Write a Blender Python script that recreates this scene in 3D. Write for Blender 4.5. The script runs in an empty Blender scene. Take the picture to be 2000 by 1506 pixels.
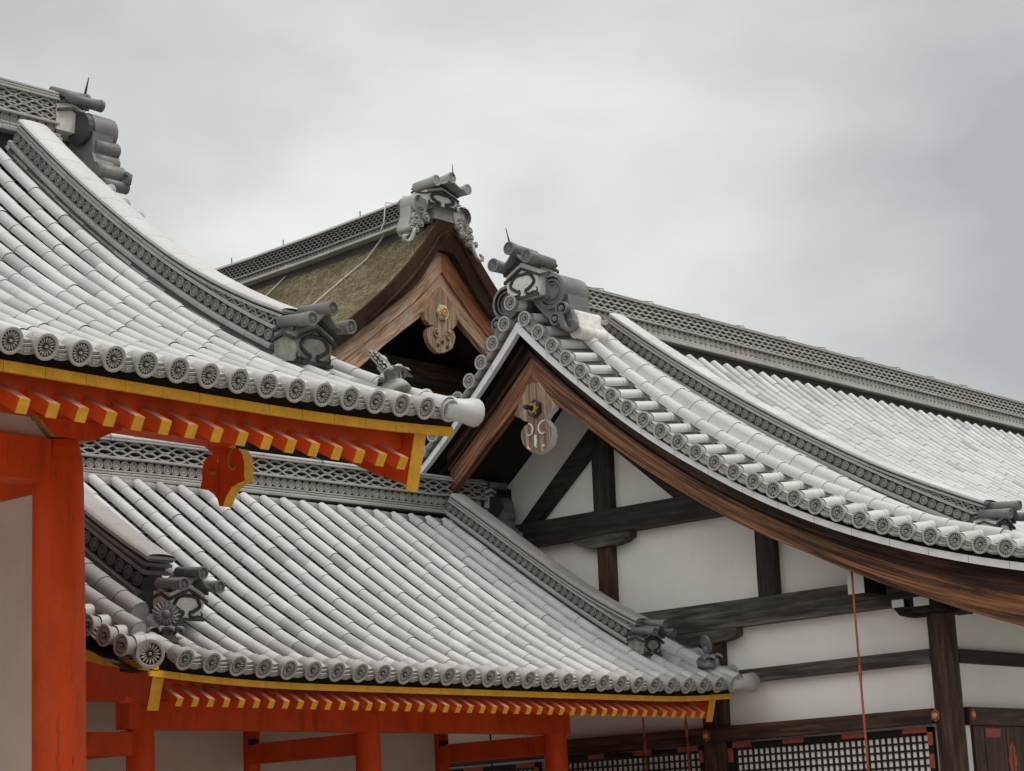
import bpy, math, random
from mathutils import Vector, Matrix
random.seed(7)
V = Vector
scene = bpy.context.scene
COL = scene.collection

# ------------------------------------------------------------------ camera
cam_d = bpy.data.cameras.new('camera')
cam = bpy.data.objects.new('camera', cam_d)
COL.objects.link(cam)
right = V((0.65027492, -0.75818062, -0.04800702))
down = V((0.13077751, 0.17396592, -0.97602925))
fwd = V((0.74835805, 0.6284091, 0.21227865))
up, back = -down, -fwd
cam.matrix_world = Matrix(((right.x, up.x, back.x, 0), (right.y, up.y, back.y, 0),
                           (right.z, up.z, back.z, 1.6), (0, 0, 0, 1)))
cam_d.sensor_width = 36.0
cam_d.lens = 36.0 * 4143 / 2000
cam_d.clip_start, cam_d.clip_end = 0.1, 3000
scene.camera = cam

# ------------------------------------------------------------------ light
SUN_DIR = V((0.30, -0.40, 0.86)).normalized()       # towards the sun, behind and to the right of the camera
world = bpy.data.worlds.new('World')
scene.world = world
world.use_nodes = True
wn, wl = world.node_tree.nodes, world.node_tree.links
wn.clear()
w_out = wn.new('ShaderNodeOutputWorld')
w_add = wn.new('ShaderNodeAddShader')
bg1 = wn.new('ShaderNodeBackground')
bg2 = wn.new('ShaderNodeBackground')
sky = wn.new('ShaderNodeTexSky')
sky.sky_type = 'NISHITA'
sky.sun_disc = False
sky.sun_elevation = math.asin(SUN_DIR.z)
sky.sun_rotation = math.atan2(SUN_DIR.x, SUN_DIR.y)
sky.dust_density = 4.0
hs = wn.new('ShaderNodeHueSaturation'); hs.inputs['Saturation'].default_value = 0.42
wl.new(sky.outputs[0], hs.inputs['Color']); wl.new(hs.outputs[0], bg1.inputs[0])
bg1.inputs[1].default_value = 0.05
# overcast cloud deck, laid out by direction in the sky
tc = wn.new('ShaderNodeTexCoord')
mp = wn.new('ShaderNodeMapping'); mp.inputs['Scale'].default_value = (1, 1, 1.9)
wl.new(tc.outputs['Generated'], mp.inputs[0])
n1 = wn.new('ShaderNodeTexNoise'); n1.inputs['Scale'].default_value = 4.6; n1.inputs['Detail'].default_value = 5; n1.inputs['Roughness'].default_value = 0.46; n1.inputs['Distortion'].default_value = 0.35
wl.new(mp.outputs[0], n1.inputs['Vector'])
n2 = wn.new('ShaderNodeTexNoise'); n2.inputs['Scale'].default_value = 11; n2.inputs['Detail'].default_value = 4; n2.inputs['Roughness'].default_value = 0.5
wl.new(mp.outputs[0], n2.inputs['Vector'])
def wmath(op, a, b):
    m = wn.new('ShaderNodeMath'); m.operation = op
    for i, x in enumerate((a, b)):
        if isinstance(x, (int, float)): m.inputs[i].default_value = x
        else: wl.new(x, m.inputs[i])
    return m.outputs[0]
def wdot(v):
    d = wn.new('ShaderNodeVectorMath'); d.operation = 'DOT_PRODUCT'
    wl.new(tc.outputs['Generated'], d.inputs[0]); d.inputs[1].default_value = v
    return d.outputs['Value']
# the thin bright part of the cloud deck and the thick dark parts around it
bright = (fwd + right * -0.09 - down * 0.07).normalized()
ang = wmath('ARCCOSINE', wdot(bright), 0)
mr = wn.new('ShaderNodeMapRange'); mr.interpolation_type = 'SMOOTHSTEP'
mr.inputs[1].default_value = 0.02; mr.inputs[2].default_value = 0.38
mr.inputs[3].default_value = 1.0; mr.inputs[4].default_value = 0.0
wl.new(ang, mr.inputs[0])
nz = wmath('ADD', wmath('MULTIPLY', n1.outputs[0], 0.75), wmath('MULTIPLY', n2.outputs[0], 0.25))
fac = wmath('ADD', wmath('MULTIPLY', mr.outputs[0], 0.50), wmath('MULTIPLY', nz, 1.75))
fac = wmath('SUBTRACT', fac, 0.66)
dk = wn.new('ShaderNodeMapRange'); dk.interpolation_type = 'SMOOTHSTEP'
dk.inputs[1].default_value = 0.03; dk.inputs[2].default_value = 0.22; dk.inputs[3].default_value = 0.26; dk.inputs[4].default_value = 0.0
wl.new(wmath('ARCCOSINE', wdot((fwd + right * .27 - down * .13).normalized()), 0), dk.inputs[0])
fac = wmath('SUBTRACT', fac, dk.outputs[0])
cr = wn.new('ShaderNodeValToRGB')
cr.color_ramp.elements[0].position = 0.0; cr.color_ramp.elements[0].color = (0.245, 0.246, 0.245, 1)
cr.color_ramp.elements[1].position = 1.0; cr.color_ramp.elements[1].color = (0.66, 0.66, 0.615, 1)
e = cr.color_ramp.elements.new(0.5); e.color = (0.44, 0.44, 0.415, 1)
wl.new(fac, cr.inputs[0])
wl.new(cr.outputs[0], bg2.inputs[0])
sep = wn.new('ShaderNodeSeparateXYZ'); wl.new(tc.outputs['Generated'], sep.inputs[0])
zr = wn.new('ShaderNodeMapRange'); zr.inputs[1].default_value = 0.45; zr.inputs[2].default_value = 1.0
zr.inputs[3].default_value = 1.0; zr.inputs[4].default_value = 2.0
wl.new(sep.outputs[2], zr.inputs[0])
# unseen lobes added to the sky: dim behind for eaves, bright left for walls
def lobe(v, lo, hi, amt):
    m = wn.new('ShaderNodeMapRange'); m.interpolation_type = 'SMOOTHSTEP'
    m.inputs[1].default_value = lo; m.inputs[2].default_value = hi
    m.inputs[3].default_value = 1.0; m.inputs[4].default_value = amt
    wl.new(wdot(v), m.inputs[0]); return m.outputs[0]
stren = wmath('MULTIPLY', zr.outputs[0], lobe(V((0.25, -0.93, -0.10)).normalized(), 0.15, 0.85, 0.42))
stren = wmath('MULTIPLY', stren, lobe(V((-0.95, -0.10, 0.22)).normalized(), 0.30, 0.9, 2.6))
wl.new(stren, bg2.inputs[1])
wl.new(bg1.outputs[0], w_add.inputs[0]); wl.new(bg2.outputs[0], w_add.inputs[1])
wl.new(w_add.outputs[0], w_out.inputs[0])

sun_d = bpy.data.lights.new('sun', 'SUN')
sun = bpy.data.objects.new('sun', sun_d); COL.objects.link(sun)
sun_d.energy = 1.5; sun_d.angle = math.radians(14); sun_d.color = (1.0, 0.96, 0.9)
sun.rotation_euler = SUN_DIR.to_track_quat('Z', 'Y').to_euler()

vs = scene.view_settings
vs.view_transform = 'Standard'; vs.look = 'None'; vs.exposure = 0.15; vs.gamma = 1.0
vs.use_curve_mapping = False
scene.cycles.max_bounces = 6

# ------------------------------------------------------------------ materials
def new_mat(name, rough=0.6, spec=0.35):
    m = bpy.data.materials.new(name); m.use_nodes = True
    nt = m.node_tree
    b = nt.nodes['Principled BSDF']
    b.inputs['Roughness'].default_value = rough
    b.inputs['Specular IOR Level'].default_value = spec
    return m, nt, b
def mixc(nt, a, b, fac, mode='MIX'):
    x = nt.nodes.new('ShaderNodeMix'); x.data_type = 'RGBA'; x.blend_type = mode
    for sock, val in ((x.inputs[0], fac), (x.inputs[6], a), (x.inputs[7], b)):
        if isinstance(val, (int, float)): sock.default_value = val
        elif isinstance(val, tuple): sock.default_value = (*val, 1)
        else: nt.links.new(val, sock)
    return x.outputs[2]
def noise(nt, scale, detail=4, rough=0.55, coord='Object', stretch=None, dist=0.0):
    t = nt.nodes.new('ShaderNodeTexCoord')
    n = nt.nodes.new('ShaderNodeTexNoise')
    n.inputs['Scale'].default_value = scale; n.inputs['Detail'].default_value = detail
    n.inputs['Roughness'].default_value = rough; n.inputs['Distortion'].default_value = dist
    src = t.outputs[coord]
    if stretch:
        mpn = nt.nodes.new('ShaderNodeMapping'); mpn.inputs['Scale'].default_value = stretch
        nt.links.new(src, mpn.inputs[0]); src = mpn.outputs[0]
    nt.links.new(src, n.inputs['Vector'])
    return n.outputs[0]
def ramp(nt, src, lo, hi, a=0.0, b=1.0):
    r = nt.nodes.new('ShaderNodeMapRange')
    r.inputs[1].default_value = lo; r.inputs[2].default_value = hi
    r.inputs[3].default_value = a; r.inputs[4].default_value = b
    nt.links.new(src, r.inputs[0])
    return r.outputs[0]
def bump(nt, bs, src, strength, dist=0.01):
    bp = nt.nodes.new('ShaderNodeBump'); bp.inputs['Strength'].default_value = strength
    bp.inputs['Distance'].default_value = dist
    nt.links.new(src, bp.inputs['Height']); nt.links.new(bp.outputs[0], bs.inputs['Normal'])

def tile_mat(name, base, dark, warm, rough=0.5, speck=0.62):
    m, nt, b = new_mat(name, rough, 0.4)
    at = nt.nodes.new('ShaderNodeAttribute'); at.attribute_name = 'tint'
    big = noise(nt, 1.7, 5, 0.6)
    mid = noise(nt, 16, 5, 0.65)
    fine = noise(nt, 75, 3, 0.6)
    patch = noise(nt, 3.3, 4, 0.7)
    c = mixc(nt, base, warm, ramp(nt, big, 0.42, 0.66, 0.0, 0.55))
    c = mixc(nt, c, dark, ramp(nt, mid, 0.56, 0.76, 0.0, 0.45))
    # lichen and soot specks, thicker in some patches of roof than in others
    sp = nt.nodes.new('ShaderNodeMath'); sp.operation = 'MULTIPLY'
    nt.links.new(ramp(nt, fine, speck, speck + 0.06, 0.0, 1.0), sp.inputs[0])
    nt.links.new(ramp(nt, patch, 0.46, 0.64, 0.0, 0.9), sp.inputs[1])
    c = mixc(nt, c, (0.07, 0.065, 0.055), sp.outputs[0])
    c = mixc(nt, c, at.outputs['Color'], 1.0, 'MULTIPLY')
    nt.links.new(c, b.inputs['Base Color'])
    bump(nt, b, mid, 0.12, 0.006)
    return m
M = {}
M['tile'] = tile_mat('grey_roof_tile', (0.53, 0.53, 0.52), (0.26, 0.26, 0.265), (0.48, 0.465, 0.43))
M['tile_dark'] = tile_mat('dark_roof_tile', (0.125, 0.13, 0.135), (0.08, 0.085, 0.085), (0.30, 0.285, 0.25), 0.5, 0.56)
M['ridge_tile'] = tile_mat('ridge_tile', (0.36, 0.355, 0.34), (0.14, 0.135, 0.125), (0.40, 0.375, 0.32), 0.6, 0.57)

def plain_mat(name, col, var=0.25, sc=6.0, rough=0.6, spec=0.3, dirt=None, stretch=None, bstr=0.0):
    m, nt, b = new_mat(name, rough, spec)
    n = noise(nt, sc, 5, 0.6, stretch=stretch)
    lo = tuple(x * (1 - var) for x in col); hi = tuple(min(1, x * (1 + var * 0.5)) for x in col)
    c = mixc(nt, lo, hi, ramp(nt, n, 0.35, 0.65))
    if dirt:
        n2_ = noise(nt, sc * 4.3, 5, 0.7)
        c = mixc(nt, c, dirt, ramp(nt, n2_, 0.55, 0.72, 0.0, 0.6))
    nt.links.new(c, b.inputs['Base Color'])
    if bstr: bump(nt, b, n, bstr)
    return m
M['moulding'] = plain_mat('black_moulding', (0.055, 0.055, 0.055), 0.4, 20, 0.6, 0.3)
M['recess_shade'] = plain_mat('disc_recess', (0.040, 0.030, 0.020), 0.5, 30, 0.85)  # recess round the petals, its shade put into the colour
M['pan_shaded'] = tile_mat('pan_tile', (0.035, 0.035, 0.035), (0.015, 0.015, 0.015), (0.03, 0.028, 0.025), 0.8)  # near-black pans: the shade between tile rows is put into their colour
M['plaster'] = plain_mat('white_plaster', (0.88, 0.855, 0.805), 0.05, 1.1, 0.85, 0.1)
def stain(m, col, lo, hi, amt, st=(2.2, 2.2, .22), sc=3.0):
    nt = M[m].node_tree; b = nt.nodes['Principled BSDF']
    src = b.inputs['Base Color'].links[0].from_socket
    n_ = noise(nt, sc, 6, 0.68, stretch=st)
    c = mixc(nt, src, col, ramp(nt, n_, lo, hi, 0.0, amt))
    nt.links.new(c, b.inputs['Base Color'])
M['shade_plaster'] = plain_mat('shaded_plaster', (0.60, 0.50, 0.43), 0.10, 1.4, 0.85, 0.1)  # white plaster under the roofs, its shade put into a browner colour
M['oni_plaster'] = plain_mat('weathered_plaster', (0.74, 0.725, 0.68), 0.2, 9, 0.8, 0.1, dirt=(0.22, 0.18, 0.13))
M['oni_lichen'] = plain_mat('lichened_plaster', (0.34, 0.33, 0.29), 0.4, 16, 0.85, 0.1, dirt=(0.05, 0.05, 0.045))
M['vermilion'] = plain_mat('vermilion_paint', (0.66, 0.074, 0.010), 0.18, 3.0, 0.5, 0.18, stretch=(1, 1, 0.35))
stain('plaster', (0.56, 0.50, 0.42), 0.55, 0.85, 0.16); stain('plaster', (0.90, 0.88, 0.84), 0.52, 0.66, 0.6, (1, 1, 1), 1.3)
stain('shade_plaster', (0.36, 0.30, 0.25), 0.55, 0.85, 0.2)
stain('vermilion', (0.30, 0.040, 0.012), 0.55, 0.70, 0.75, (3, 3, .5), 2.6); stain('vermilion', (0.10, 0.03, 0.02), 0.63, 0.70, 0.7, (9, 9, .7), 3.0)
stain('vermilion', (0.74, 0.12, 0.03), 0.56, 0.72, 0.5, (1, 1, 1), 1.1)
M['yellow'] = plain_mat('yellow_paint', (0.74, 0.37, 0.022), 0.16, 9, 0.55, 0.3, dirt=(0.40, 0.17, 0.02))
M['pale_red'] = plain_mat('pale_red_paint', (0.58, 0.26, 0.20), 0.2, 9, 0.5, 0.4)
M['ochre'] = plain_mat('faded_ochre_paint', (0.46, 0.27, 0.07), 0.3, 14, 0.6, 0.3)
M['white_trim'] = plain_mat('white_trim', (0.72, 0.735, 0.74), 0.08, 5, 0.6, 0.3)
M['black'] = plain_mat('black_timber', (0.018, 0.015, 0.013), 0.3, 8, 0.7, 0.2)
M['gold'] = plain_mat('gilt_metal', (0.62, 0.40, 0.13), 0.35, 40, 0.4, 0.5)
M['pale_gold'] = plain_mat('worn_gilt', (0.62, 0.53, 0.34), 0.4, 40, 0.6, 0.4)
M['iron'] = plain_mat('black_iron', (0.02, 0.02, 0.022), 0.3, 30, 0.45, 0.4)
M['red_fit'] = plain_mat('red_brown_fitting', (0.34, 0.075, 0.05), 0.25, 20, 0.6, 0.3)
M['rod'] = plain_mat('rust_red_rod', (0.42, 0.10, 0.06), 0.3, 25, 0.6, 0.3)
M['wire'] = plain_mat('pale_cable', (0.62, 0.62, 0.56), 0.2, 20, 0.6, 0.3)
M['paper'] = plain_mat('shoji_paper', (0.90, 0.90, 0.86), 0.03, 3, 0.9, 0.1)
M['gravel'] = plain_mat('pale_gravel', (0.36, 0.34, 0.305), 0.25, 30, 0.95, 0.05, bstr=0.3)

def wood_mat(name, lo, hi, dark, along=2.0, across=34.0, rough=0.6, contrast=(0.38, 0.66), weather=None):
    """Grain that runs along the u direction of the part's own UV map."""
    m, nt, b = new_mat(name, rough, 0.25)
    g = noise(nt, 1.0, 6, 0.62, 'UV', (along, across, 1), 0.35)
    g2 = noise(nt, 1.0, 4, 0.6, 'UV', (along * 0.6, across * 0.22, 1), 0.9)
    c = mixc(nt, lo, hi, ramp(nt, g2, 0.36, 0.62))
    c = mixc(nt, c, dark, ramp(nt, g, contrast[0], contrast[1], 0.9, 0.0))
    if weather:
        wx = noise(nt, 2.4, 5, 0.65)
        c = mixc(nt, c, weather, ramp(nt, wx, 0.5, 0.7, 0.0, 0.75))
    nt.links.new(c, b.inputs['Base Color'])
    bump(nt, b, g, 0.25, 0.008)
    return m
M['barge'] = wood_mat('brown_grained_wood', (0.060, 0.025, 0.014), (0.36, 0.155, 0.070), (0.015, 0.010, 0.007), 1.1, 46, contrast=(0.36, 0.58))
M['barge_shaded'] = wood_mat('shaded_grained_wood', (0.024, 0.012, 0.009), (0.17, 0.07, 0.038), (0.010, 0.007, 0.006), 1.1, 40, contrast=(0.42, 0.64))  # upper board: tile-overhang shade put into a darker copy of the wood
M['barge_pale'] = wood_mat('sunbleached_wood', (0.46, 0.26, 0.14), (0.80, 0.52, 0.31), (0.13, 0.08, 0.05), weather=(0.40, 0.34, 0.28))
M['barge_red'] = wood_mat('orange_wood', (0.34, 0.12, 0.045), (0.55, 0.24, 0.10), (0.07, 0.03, 0.018))
M['pendant'] = wood_mat('pale_pendant_wood', (0.30, 0.19, 0.12), (0.52, 0.36, 0.24), (0.09, 0.055, 0.035), 1.5, 26)
M['timber'] = wood_mat('dark_timber', (0.024, 0.019, 0.016), (0.062, 0.046, 0.036), (0.014, 0.011, 0.010), 1.5, 22)
M['timber_grey'] = wood_mat('grey_weathered_timber', (0.075, 0.066, 0.055), (0.17, 0.155, 0.135), (0.026, 0.022, 0.019), 1.6, 20)
M['timber_brown'] = wood_mat('brown_timber', (0.060, 0.032, 0.020), (0.13, 0.07, 0.042), (0.022, 0.013, 0.010), 1.6, 20)

def bark_mat(name, a, b_, c_, sc, stretch, bs):
    m, nt, b = new_mat(name, 0.95, 0.05)
    n_ = noise(nt, sc, 6, 0.7, stretch=stretch)
    f_ = noise(nt, sc * 4.0, 4, 0.7, stretch=stretch)
    l_ = noise(nt, 1.1, 4, 0.6)
    c = mixc(nt, a, b_, ramp(nt, n_, 0.36, 0.64))
    c = mixc(nt, c, c_, ramp(nt, l_, 0.42, 0.66, 0.0, 0.7))
    c = mixc(nt, c, (0.03, 0.028, 0.018), ramp(nt, f_, 0.34, 0.52, 0.9, 0.0))
    nt.links.new(c, b.inputs['Base Color'])
    bump(nt, b, f_, bs, 0.04)
    return m
M['moss'] = bark_mat('mossy_cypress_bark', (0.14, 0.115, 0.065), (0.36, 0.31, 0.20), (0.13, 0.11, 0.05), 7, None, 1.0)
M['bark_edge'] = bark_mat('cut_bark_edge', (0.075, 0.042, 0.026), (0.15, 0.092, 0.060), (0.05, 0.030, 0.020), 20, (1, 1, 3.5), 0.9)

# ------------------------------------------------------------------ mesh helpers
class MB:
    def __init__(s):
        s.v, s.f, s.sm, s.mi, s.t, s.uv = [], [], [], [], [], {}
    def vert(s, p, t=1.0):
        s.v.append(tuple(p)); s.t.append(t); return len(s.v) - 1
    def face(s, idx, smooth=False, mi=0, uv=None):
        if uv: s.uv[len(s.f)] = uv
        s.f.append(tuple(idx)); s.sm.append(smooth); s.mi.append(mi)
    def grid(s, rows, smooth=True, mi=0, t=1.0, close=False, uv=None):
        """rows: list of equally long lists of points"""
        ids = [[s.vert(p, t) for p in r] for r in rows]
        n = len(rows[0])
        for i in range(len(rows) - 1):
            for j in range(n if close else n - 1):
                k = (j + 1) % n
                u_ = None
                if uv: u_ = (uv[i][j], uv[i][k], uv[i + 1][k], uv[i + 1][j])
                s.face((ids[i][j], ids[i][k], ids[i + 1][k], ids[i + 1][j]), smooth, mi, u_)
        return ids
    def box(s, c, X, Y, Z, mi=0, t=1.0, mi_end=None):
        """centre, three half-extent vectors; Z is the long way for the grain"""
        c, X, Y, Z = V(c), V(X), V(Y), V(Z)
        p = [s.vert(c + X * a + Y * b + Z * d, t) for d in (-1, 1) for b in (-1, 1) for a in (-1, 1)]
        lz, lx, ly = Z.length * 2, X.length * 2, Y.length * 2
        o = random.random() * 7
        def q(i, lu, lv): return ((o, o), (o + lu, o), (o + lu, o + lv), (o, o + lv))
        s.face((p[0], p[4], p[5], p[1]), False, mi, q(0, lz, lx))
        s.face((p[2], p[3], p[7], p[6]), False, mi, ((o, o), (o, o + lx), (o + lz, o + lx), (o + lz, o)))
        s.face((p[0], p[2], p[6], p[4]), False, mi, ((o, o), (o, o + ly), (o + lz, o + ly), (o + lz, o)))
        s.face((p[1], p[5], p[7], p[3]), False, mi, q(0, lz, ly))
        me = mi if mi_end is None else mi_end
        s.face((p[0], p[1], p[3], p[2]), False, me, ((o, o), (o, o + lx), (o + .05, o + lx), (o + .05, o)))
        s.face((p[4], p[6], p[7], p[5]), False, me, ((o, o), (o + .05, o), (o + .05, o + lx), (o, o + lx)))
    def prism(s, pts, ext, mi=0, t=1.0, mi_side=None, ulen=None):
        """polygon pts (3-D, flat) extruded by vector ext; grain runs along ulen"""
        ext = V(ext); pts = [V(p) for p in pts]
        U = V(ulen).normalized() if ulen is not None else (pts[1] - pts[0]).normalized()
        W = ext.normalized().cross(U)
        o = random.random() * 9
        uvf = lambda p: (p.dot(U) + o, p.dot(W) + o * 2)
        a = [s.vert(p, t) for p in pts]; b = [s.vert(p + ext, t) for p in pts]
        n = len(pts)
        nrm = V((0, 0, 0))
        for i in range(n): nrm += pts[i].cross(pts[(i + 1) % n])
        flip = nrm.dot(ext) > 0
        ua = [uvf(p) for p in pts]
        if flip:
            s.face(a[::-1], False, mi, ua[::-1]); s.face(b, False, mi, ua)
        else:
            s.face(a, False, mi, ua); s.face(b[::-1], False, mi, ua[::-1])
        ms = mi if mi_side is None else mi_side
        el = ext.length
        for i in range(n):
            j = (i + 1) % n
            uv = (ua[i], ua[j], (ua[j][0], ua[j][1] + el), (ua[i][0], ua[i][1] + el))
            if flip: s.face((a[i], a[j], b[j], b[i]), False, ms, uv)
            else: s.face((b[i], b[j], a[j], a[i]), False, ms, uv[::-1])
    def tube(s, pts, r, n=8, mi=0, t=1.0, caps=True):
        pts = [V(p) for p in pts]
        rr = r if isinstance(r, (list, tuple)) else [r] * len(pts)
        rows = []; ref = None
        for i, p in enumerate(pts):
            d = (pts[min(i + 1, len(pts) - 1)] - pts[max(i - 1, 0)]).normalized()
            if ref is None:
                ref = d.orthogonal().normalized()
            ref = (ref - d * ref.dot(d)).normalized()
            b = d.cross(ref)
            rows.append([p + ref * rr[i] * math.cos(2 * math.pi * k / n) + b * rr[i] * math.sin(2 * math.pi * k / n) for k in range(n)])
        ids = s.grid(rows, True, mi, t, close=True)
        if caps:
            s.face(ids[0][::-1], False, mi); s.face(ids[-1], False, mi)
    def disc_stack(s, Mx, prof, n=16, mi=0, t=1.0):
        """lathe round the z axis of Mx: prof = [(r, z)]"""
        rows = [[Mx @ V((r * math.cos(2 * math.pi * k / n), r * math.sin(2 * math.pi * k / n), z)) for k in range(n)] for r, z in prof]
        for i in range(len(rows) - 1):
            s.grid(rows[i:i + 2], True, mi, t, close=True)
    def mesh(s, name, mats):
        me = bpy.data.meshes.new(name)
        me.from_pydata(s.v, [], s.f)
        me.polygons.foreach_set('use_smooth', s.sm)
        me.polygons.foreach_set('material_index', s.mi)
        for m in (mats if isinstance(mats, (list, tuple)) else [mats]): me.materials.append(M[m])
        at = me.color_attributes.new('tint', 'FLOAT_COLOR', 'POINT')
        fl = []
        for t in s.t: fl += (t, t, t, 1.0)
        at.data.foreach_set('color', fl)
        if s.uv:
            ul = me.uv_layers.new(name='grain')
            for pi, poly in enumerate(me.polygons):
                uv = s.uv.get(pi)
                if uv:
                    for k, li in enumerate(poly.loop_indices): ul.data[li].uv = uv[k]
        me.update()
        return me
    def build(s, name, mats, parent, label=None):
        return link(name, s.mesh(name, mats), parent, None, label)
def link(name, me, parent, mx=None, label=None):
    o = bpy.data.objects.new(name, me); COL.objects.link(o)
    o.parent = parent
    if parent is not None and parent.type == 'EMPTY':
        o.matrix_parent_inverse = Matrix.Translation(-parent.location)
    if mx is not None: o.matrix_basis = mx
    if label: o['label'] = label
    return o
def thing(name, loc, label, cat, group=None):
    o = bpy.data.objects.new(name, None); COL.objects.link(o)
    o.location = loc; o.empty_display_size = 0.3
    o['label'] = label; o['category'] = cat
    if group: o['group'] = group
    return o
def fr(o, X, Y, Z):
    return Matrix(((X.x, Y.x, Z.x, o.x), (X.y, Y.y, Z.y, o.y), (X.z, Y.z, Z.z, o.z), (0, 0, 0, 1)))
def jt(a=0.12, c=1.0): return c * (1 + random.uniform(-a, a))
EX, EY, EZ = V((1, 0, 0)), V((0, 1, 0)), V((0, 0, 1))

# ------------------------------------------------------------------ roof tiles
class Roof:
    """a curved gable roof whose ridge runs along x; d = distance out from the ridge line"""
    def __init__(s, yr, co, dmax, x0, x1, pitch, r, lift=(0, 0, 1.5)):
        s.yr, s.co, s.dmax, s.x0, s.x1, s.p, s.r = yr, co, dmax, x0, x1, pitch, r
        s.liftL, s.liftR, s.liftW = lift
        s.bump = (0.0, 1.0)
    def z(s, d):
        v = 0.0
        for c in s.co: v = v * d + c
        return v + s.bump[0] * math.exp(-max(d, 0) / s.bump[1])
    def dz(s, d):
        v = 0.0; n = len(s.co) - 1
        for i, c in enumerate(s.co[:-1]): v = v * d + c * (n - i)
        return v - s.bump[0] / s.bump[1] * math.exp(-max(d, 0) / s.bump[1])
    def sori(s, x, d):
        e = (max(d, 0) / s.dmax) ** 2
        a = max(0, 1 - (x - s.x0) / s.liftW); b = max(0, 1 - (s.x1 - x) / s.liftW)
        return e * (s.liftL * a * a + s.liftR * b * b)
    def N(s, d, sg):
        v = V((0, -sg * s.dz(d), 1)); return v.normalized()
    def T(s, d, sg):
        return V((0, sg, s.dz(d))).normalized()
    def P(s, x, d, h, sg=-1):
        return V((x, s.yr + sg * d, s.z(d) + s.sori(x, d))) + s.N(d, sg) * h
    def arc(s, d0, d1, step):
        """d values every step of slope length, counted up from d1"""
        out = [d1]; d = d1
        while d > d0:
            d -= step / math.sqrt(1 + s.dz(d) ** 2); out.append(d)
        out[-1] = d0
        if out[-2] - d0 < 0.05: out.pop(-2)
        return out[::-1]

def half_tube(mb, A, B, X, NA, NB, ra, rb, n=8, t=1.0, lip=True, span=1.56):
    rows = []
    for (c, N_, r) in ((A, NA, ra), (B, NB, rb)):
        rows.append([c + X * (r * math.sin(a)) + N_ * (r * math.cos(a)) for a in (span * (2 * k / n - 1) for k in range(n + 1))])
    mb.grid(rows, True, 0, t)
    if lip:
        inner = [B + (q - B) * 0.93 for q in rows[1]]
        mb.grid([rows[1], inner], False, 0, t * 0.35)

def roof_rows(mb, pan, R, xs, sg, d0, d1, step=0.26, n=8):
    for x in xs:
        ds = R.arc(d0, d1, step); tone = jt(0.05)
        for a, b in zip(ds[:-1], ds[1:]):
            j = random.uniform(-.0035, .0035); hj = random.uniform(-.003, .004)
            t = tone * jt(0.10) * (random.choice((.70, .80, .86)) if random.random() < 0.09 else 1)
            half_tube(mb, R.P(x + j, a - 0.006, hj, sg), R.P(x + j, b - .002, hj + .0015, sg), EX, R.N(a, sg), R.N(b, sg), R.r * 0.972, R.r * 1.0, n, t)
    st2 = step * 0.5; d1 -= .20
    for x in xs:
        xc = x + R.p / 2; w = R.p / 2 - R.r * 0.5
        ds = R.arc(d0, d1 + 0.02, st2)
        for a, b in zip(ds[:-1], ds[1:]):
            t = jt(0.14)
            r1 = [R.P(xc + w * q, a, -0.135 - 0.03 * (1 - q * q), sg) for q in (-1, -.5, 0, .5, 1)]
            r2 = [R.P(xc + w * q, b, -0.115 - 0.03 * (1 - q * q), sg) for q in (-1, -.5, 0, .5, 1)]
            r3 = [R.P(xc + w * q, b, -0.140 - 0.03 * (1 - q * q), sg) for q in (-1, -.5, 0, .5, 1)]
            pan.grid([r1, r2], True, 1, t); pan.grid([r2, r3], False, 1, t)

def sheet(mb, R, x0, x1, sg, d0, d1, h, n=24, mi=0, nx=10, flip=False):
    rows = []
    for i in range(n + 1):
        d = d0 + (d1 - d0) * i / n
        rows.append([R.P(x0 + (x1 - x0) * k / nx, d, h, sg) for k in range(nx + 1)])
    mb.grid(rows, True, mi, 1.0)

_proto = {}
def flower_disc(sc, big=1.0):
    """round eave tile: short tube with a chrysanthemum of sixteen petals on its face (faces local z)"""
    key = ('disc', round(sc, 4), big)
    if key in _proto: return _proto[key]
    mb = MB(); I = Matrix.Identity(4); R_ = 0.094 * sc * big
    mb.disc_stack(I, [(R_ * .76, -.16 * sc), (R_ * .80, -.08 * sc), (R_ * .86, -.035 * sc), (R_, -.010), (R_, 0), (R_ * .97, .004), (R_ * .80, .004), (R_ * .76, 0.0), (R_ * .74, -.016)], 26)
    mb.disc_stack(I, [(R_ * .745, -.015), (0.0005, -.015)], 26, 1)
    for k in range(16):
        a = 2 * math.pi * k / 16; ca, sa = math.cos(a), math.sin(a)
        def q(r, w, z): return V((r * ca - w * sa, r * sa + w * ca, z))
        ro, w = R_ * .70, R_ * .082
        ids = [mb.vert(q(*p), 1.25) for p in ((R_ * .22, 0, -.012), (ro * .72, w * .92, -.010), (ro, w * .55, -.010), (ro * 1.03, 0, -.010), (ro, -w * .55, -.010), (ro * .72, -w * .92, -.010), (ro * .8, 0, .0015))]
        for i in range(6): mb.face((ids[i], ids[(i + 1) % 6], ids[6]), False, 0)
    mb.disc_stack(I, [(R_ * .13, -.012), (R_ * .11, .002), (0.0005, .004)], 10, 0, .95)
    _proto[key] = mb.mesh('eave_tile', ['ridge_tile', 'recess_shade'])
    return _proto[key]
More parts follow.
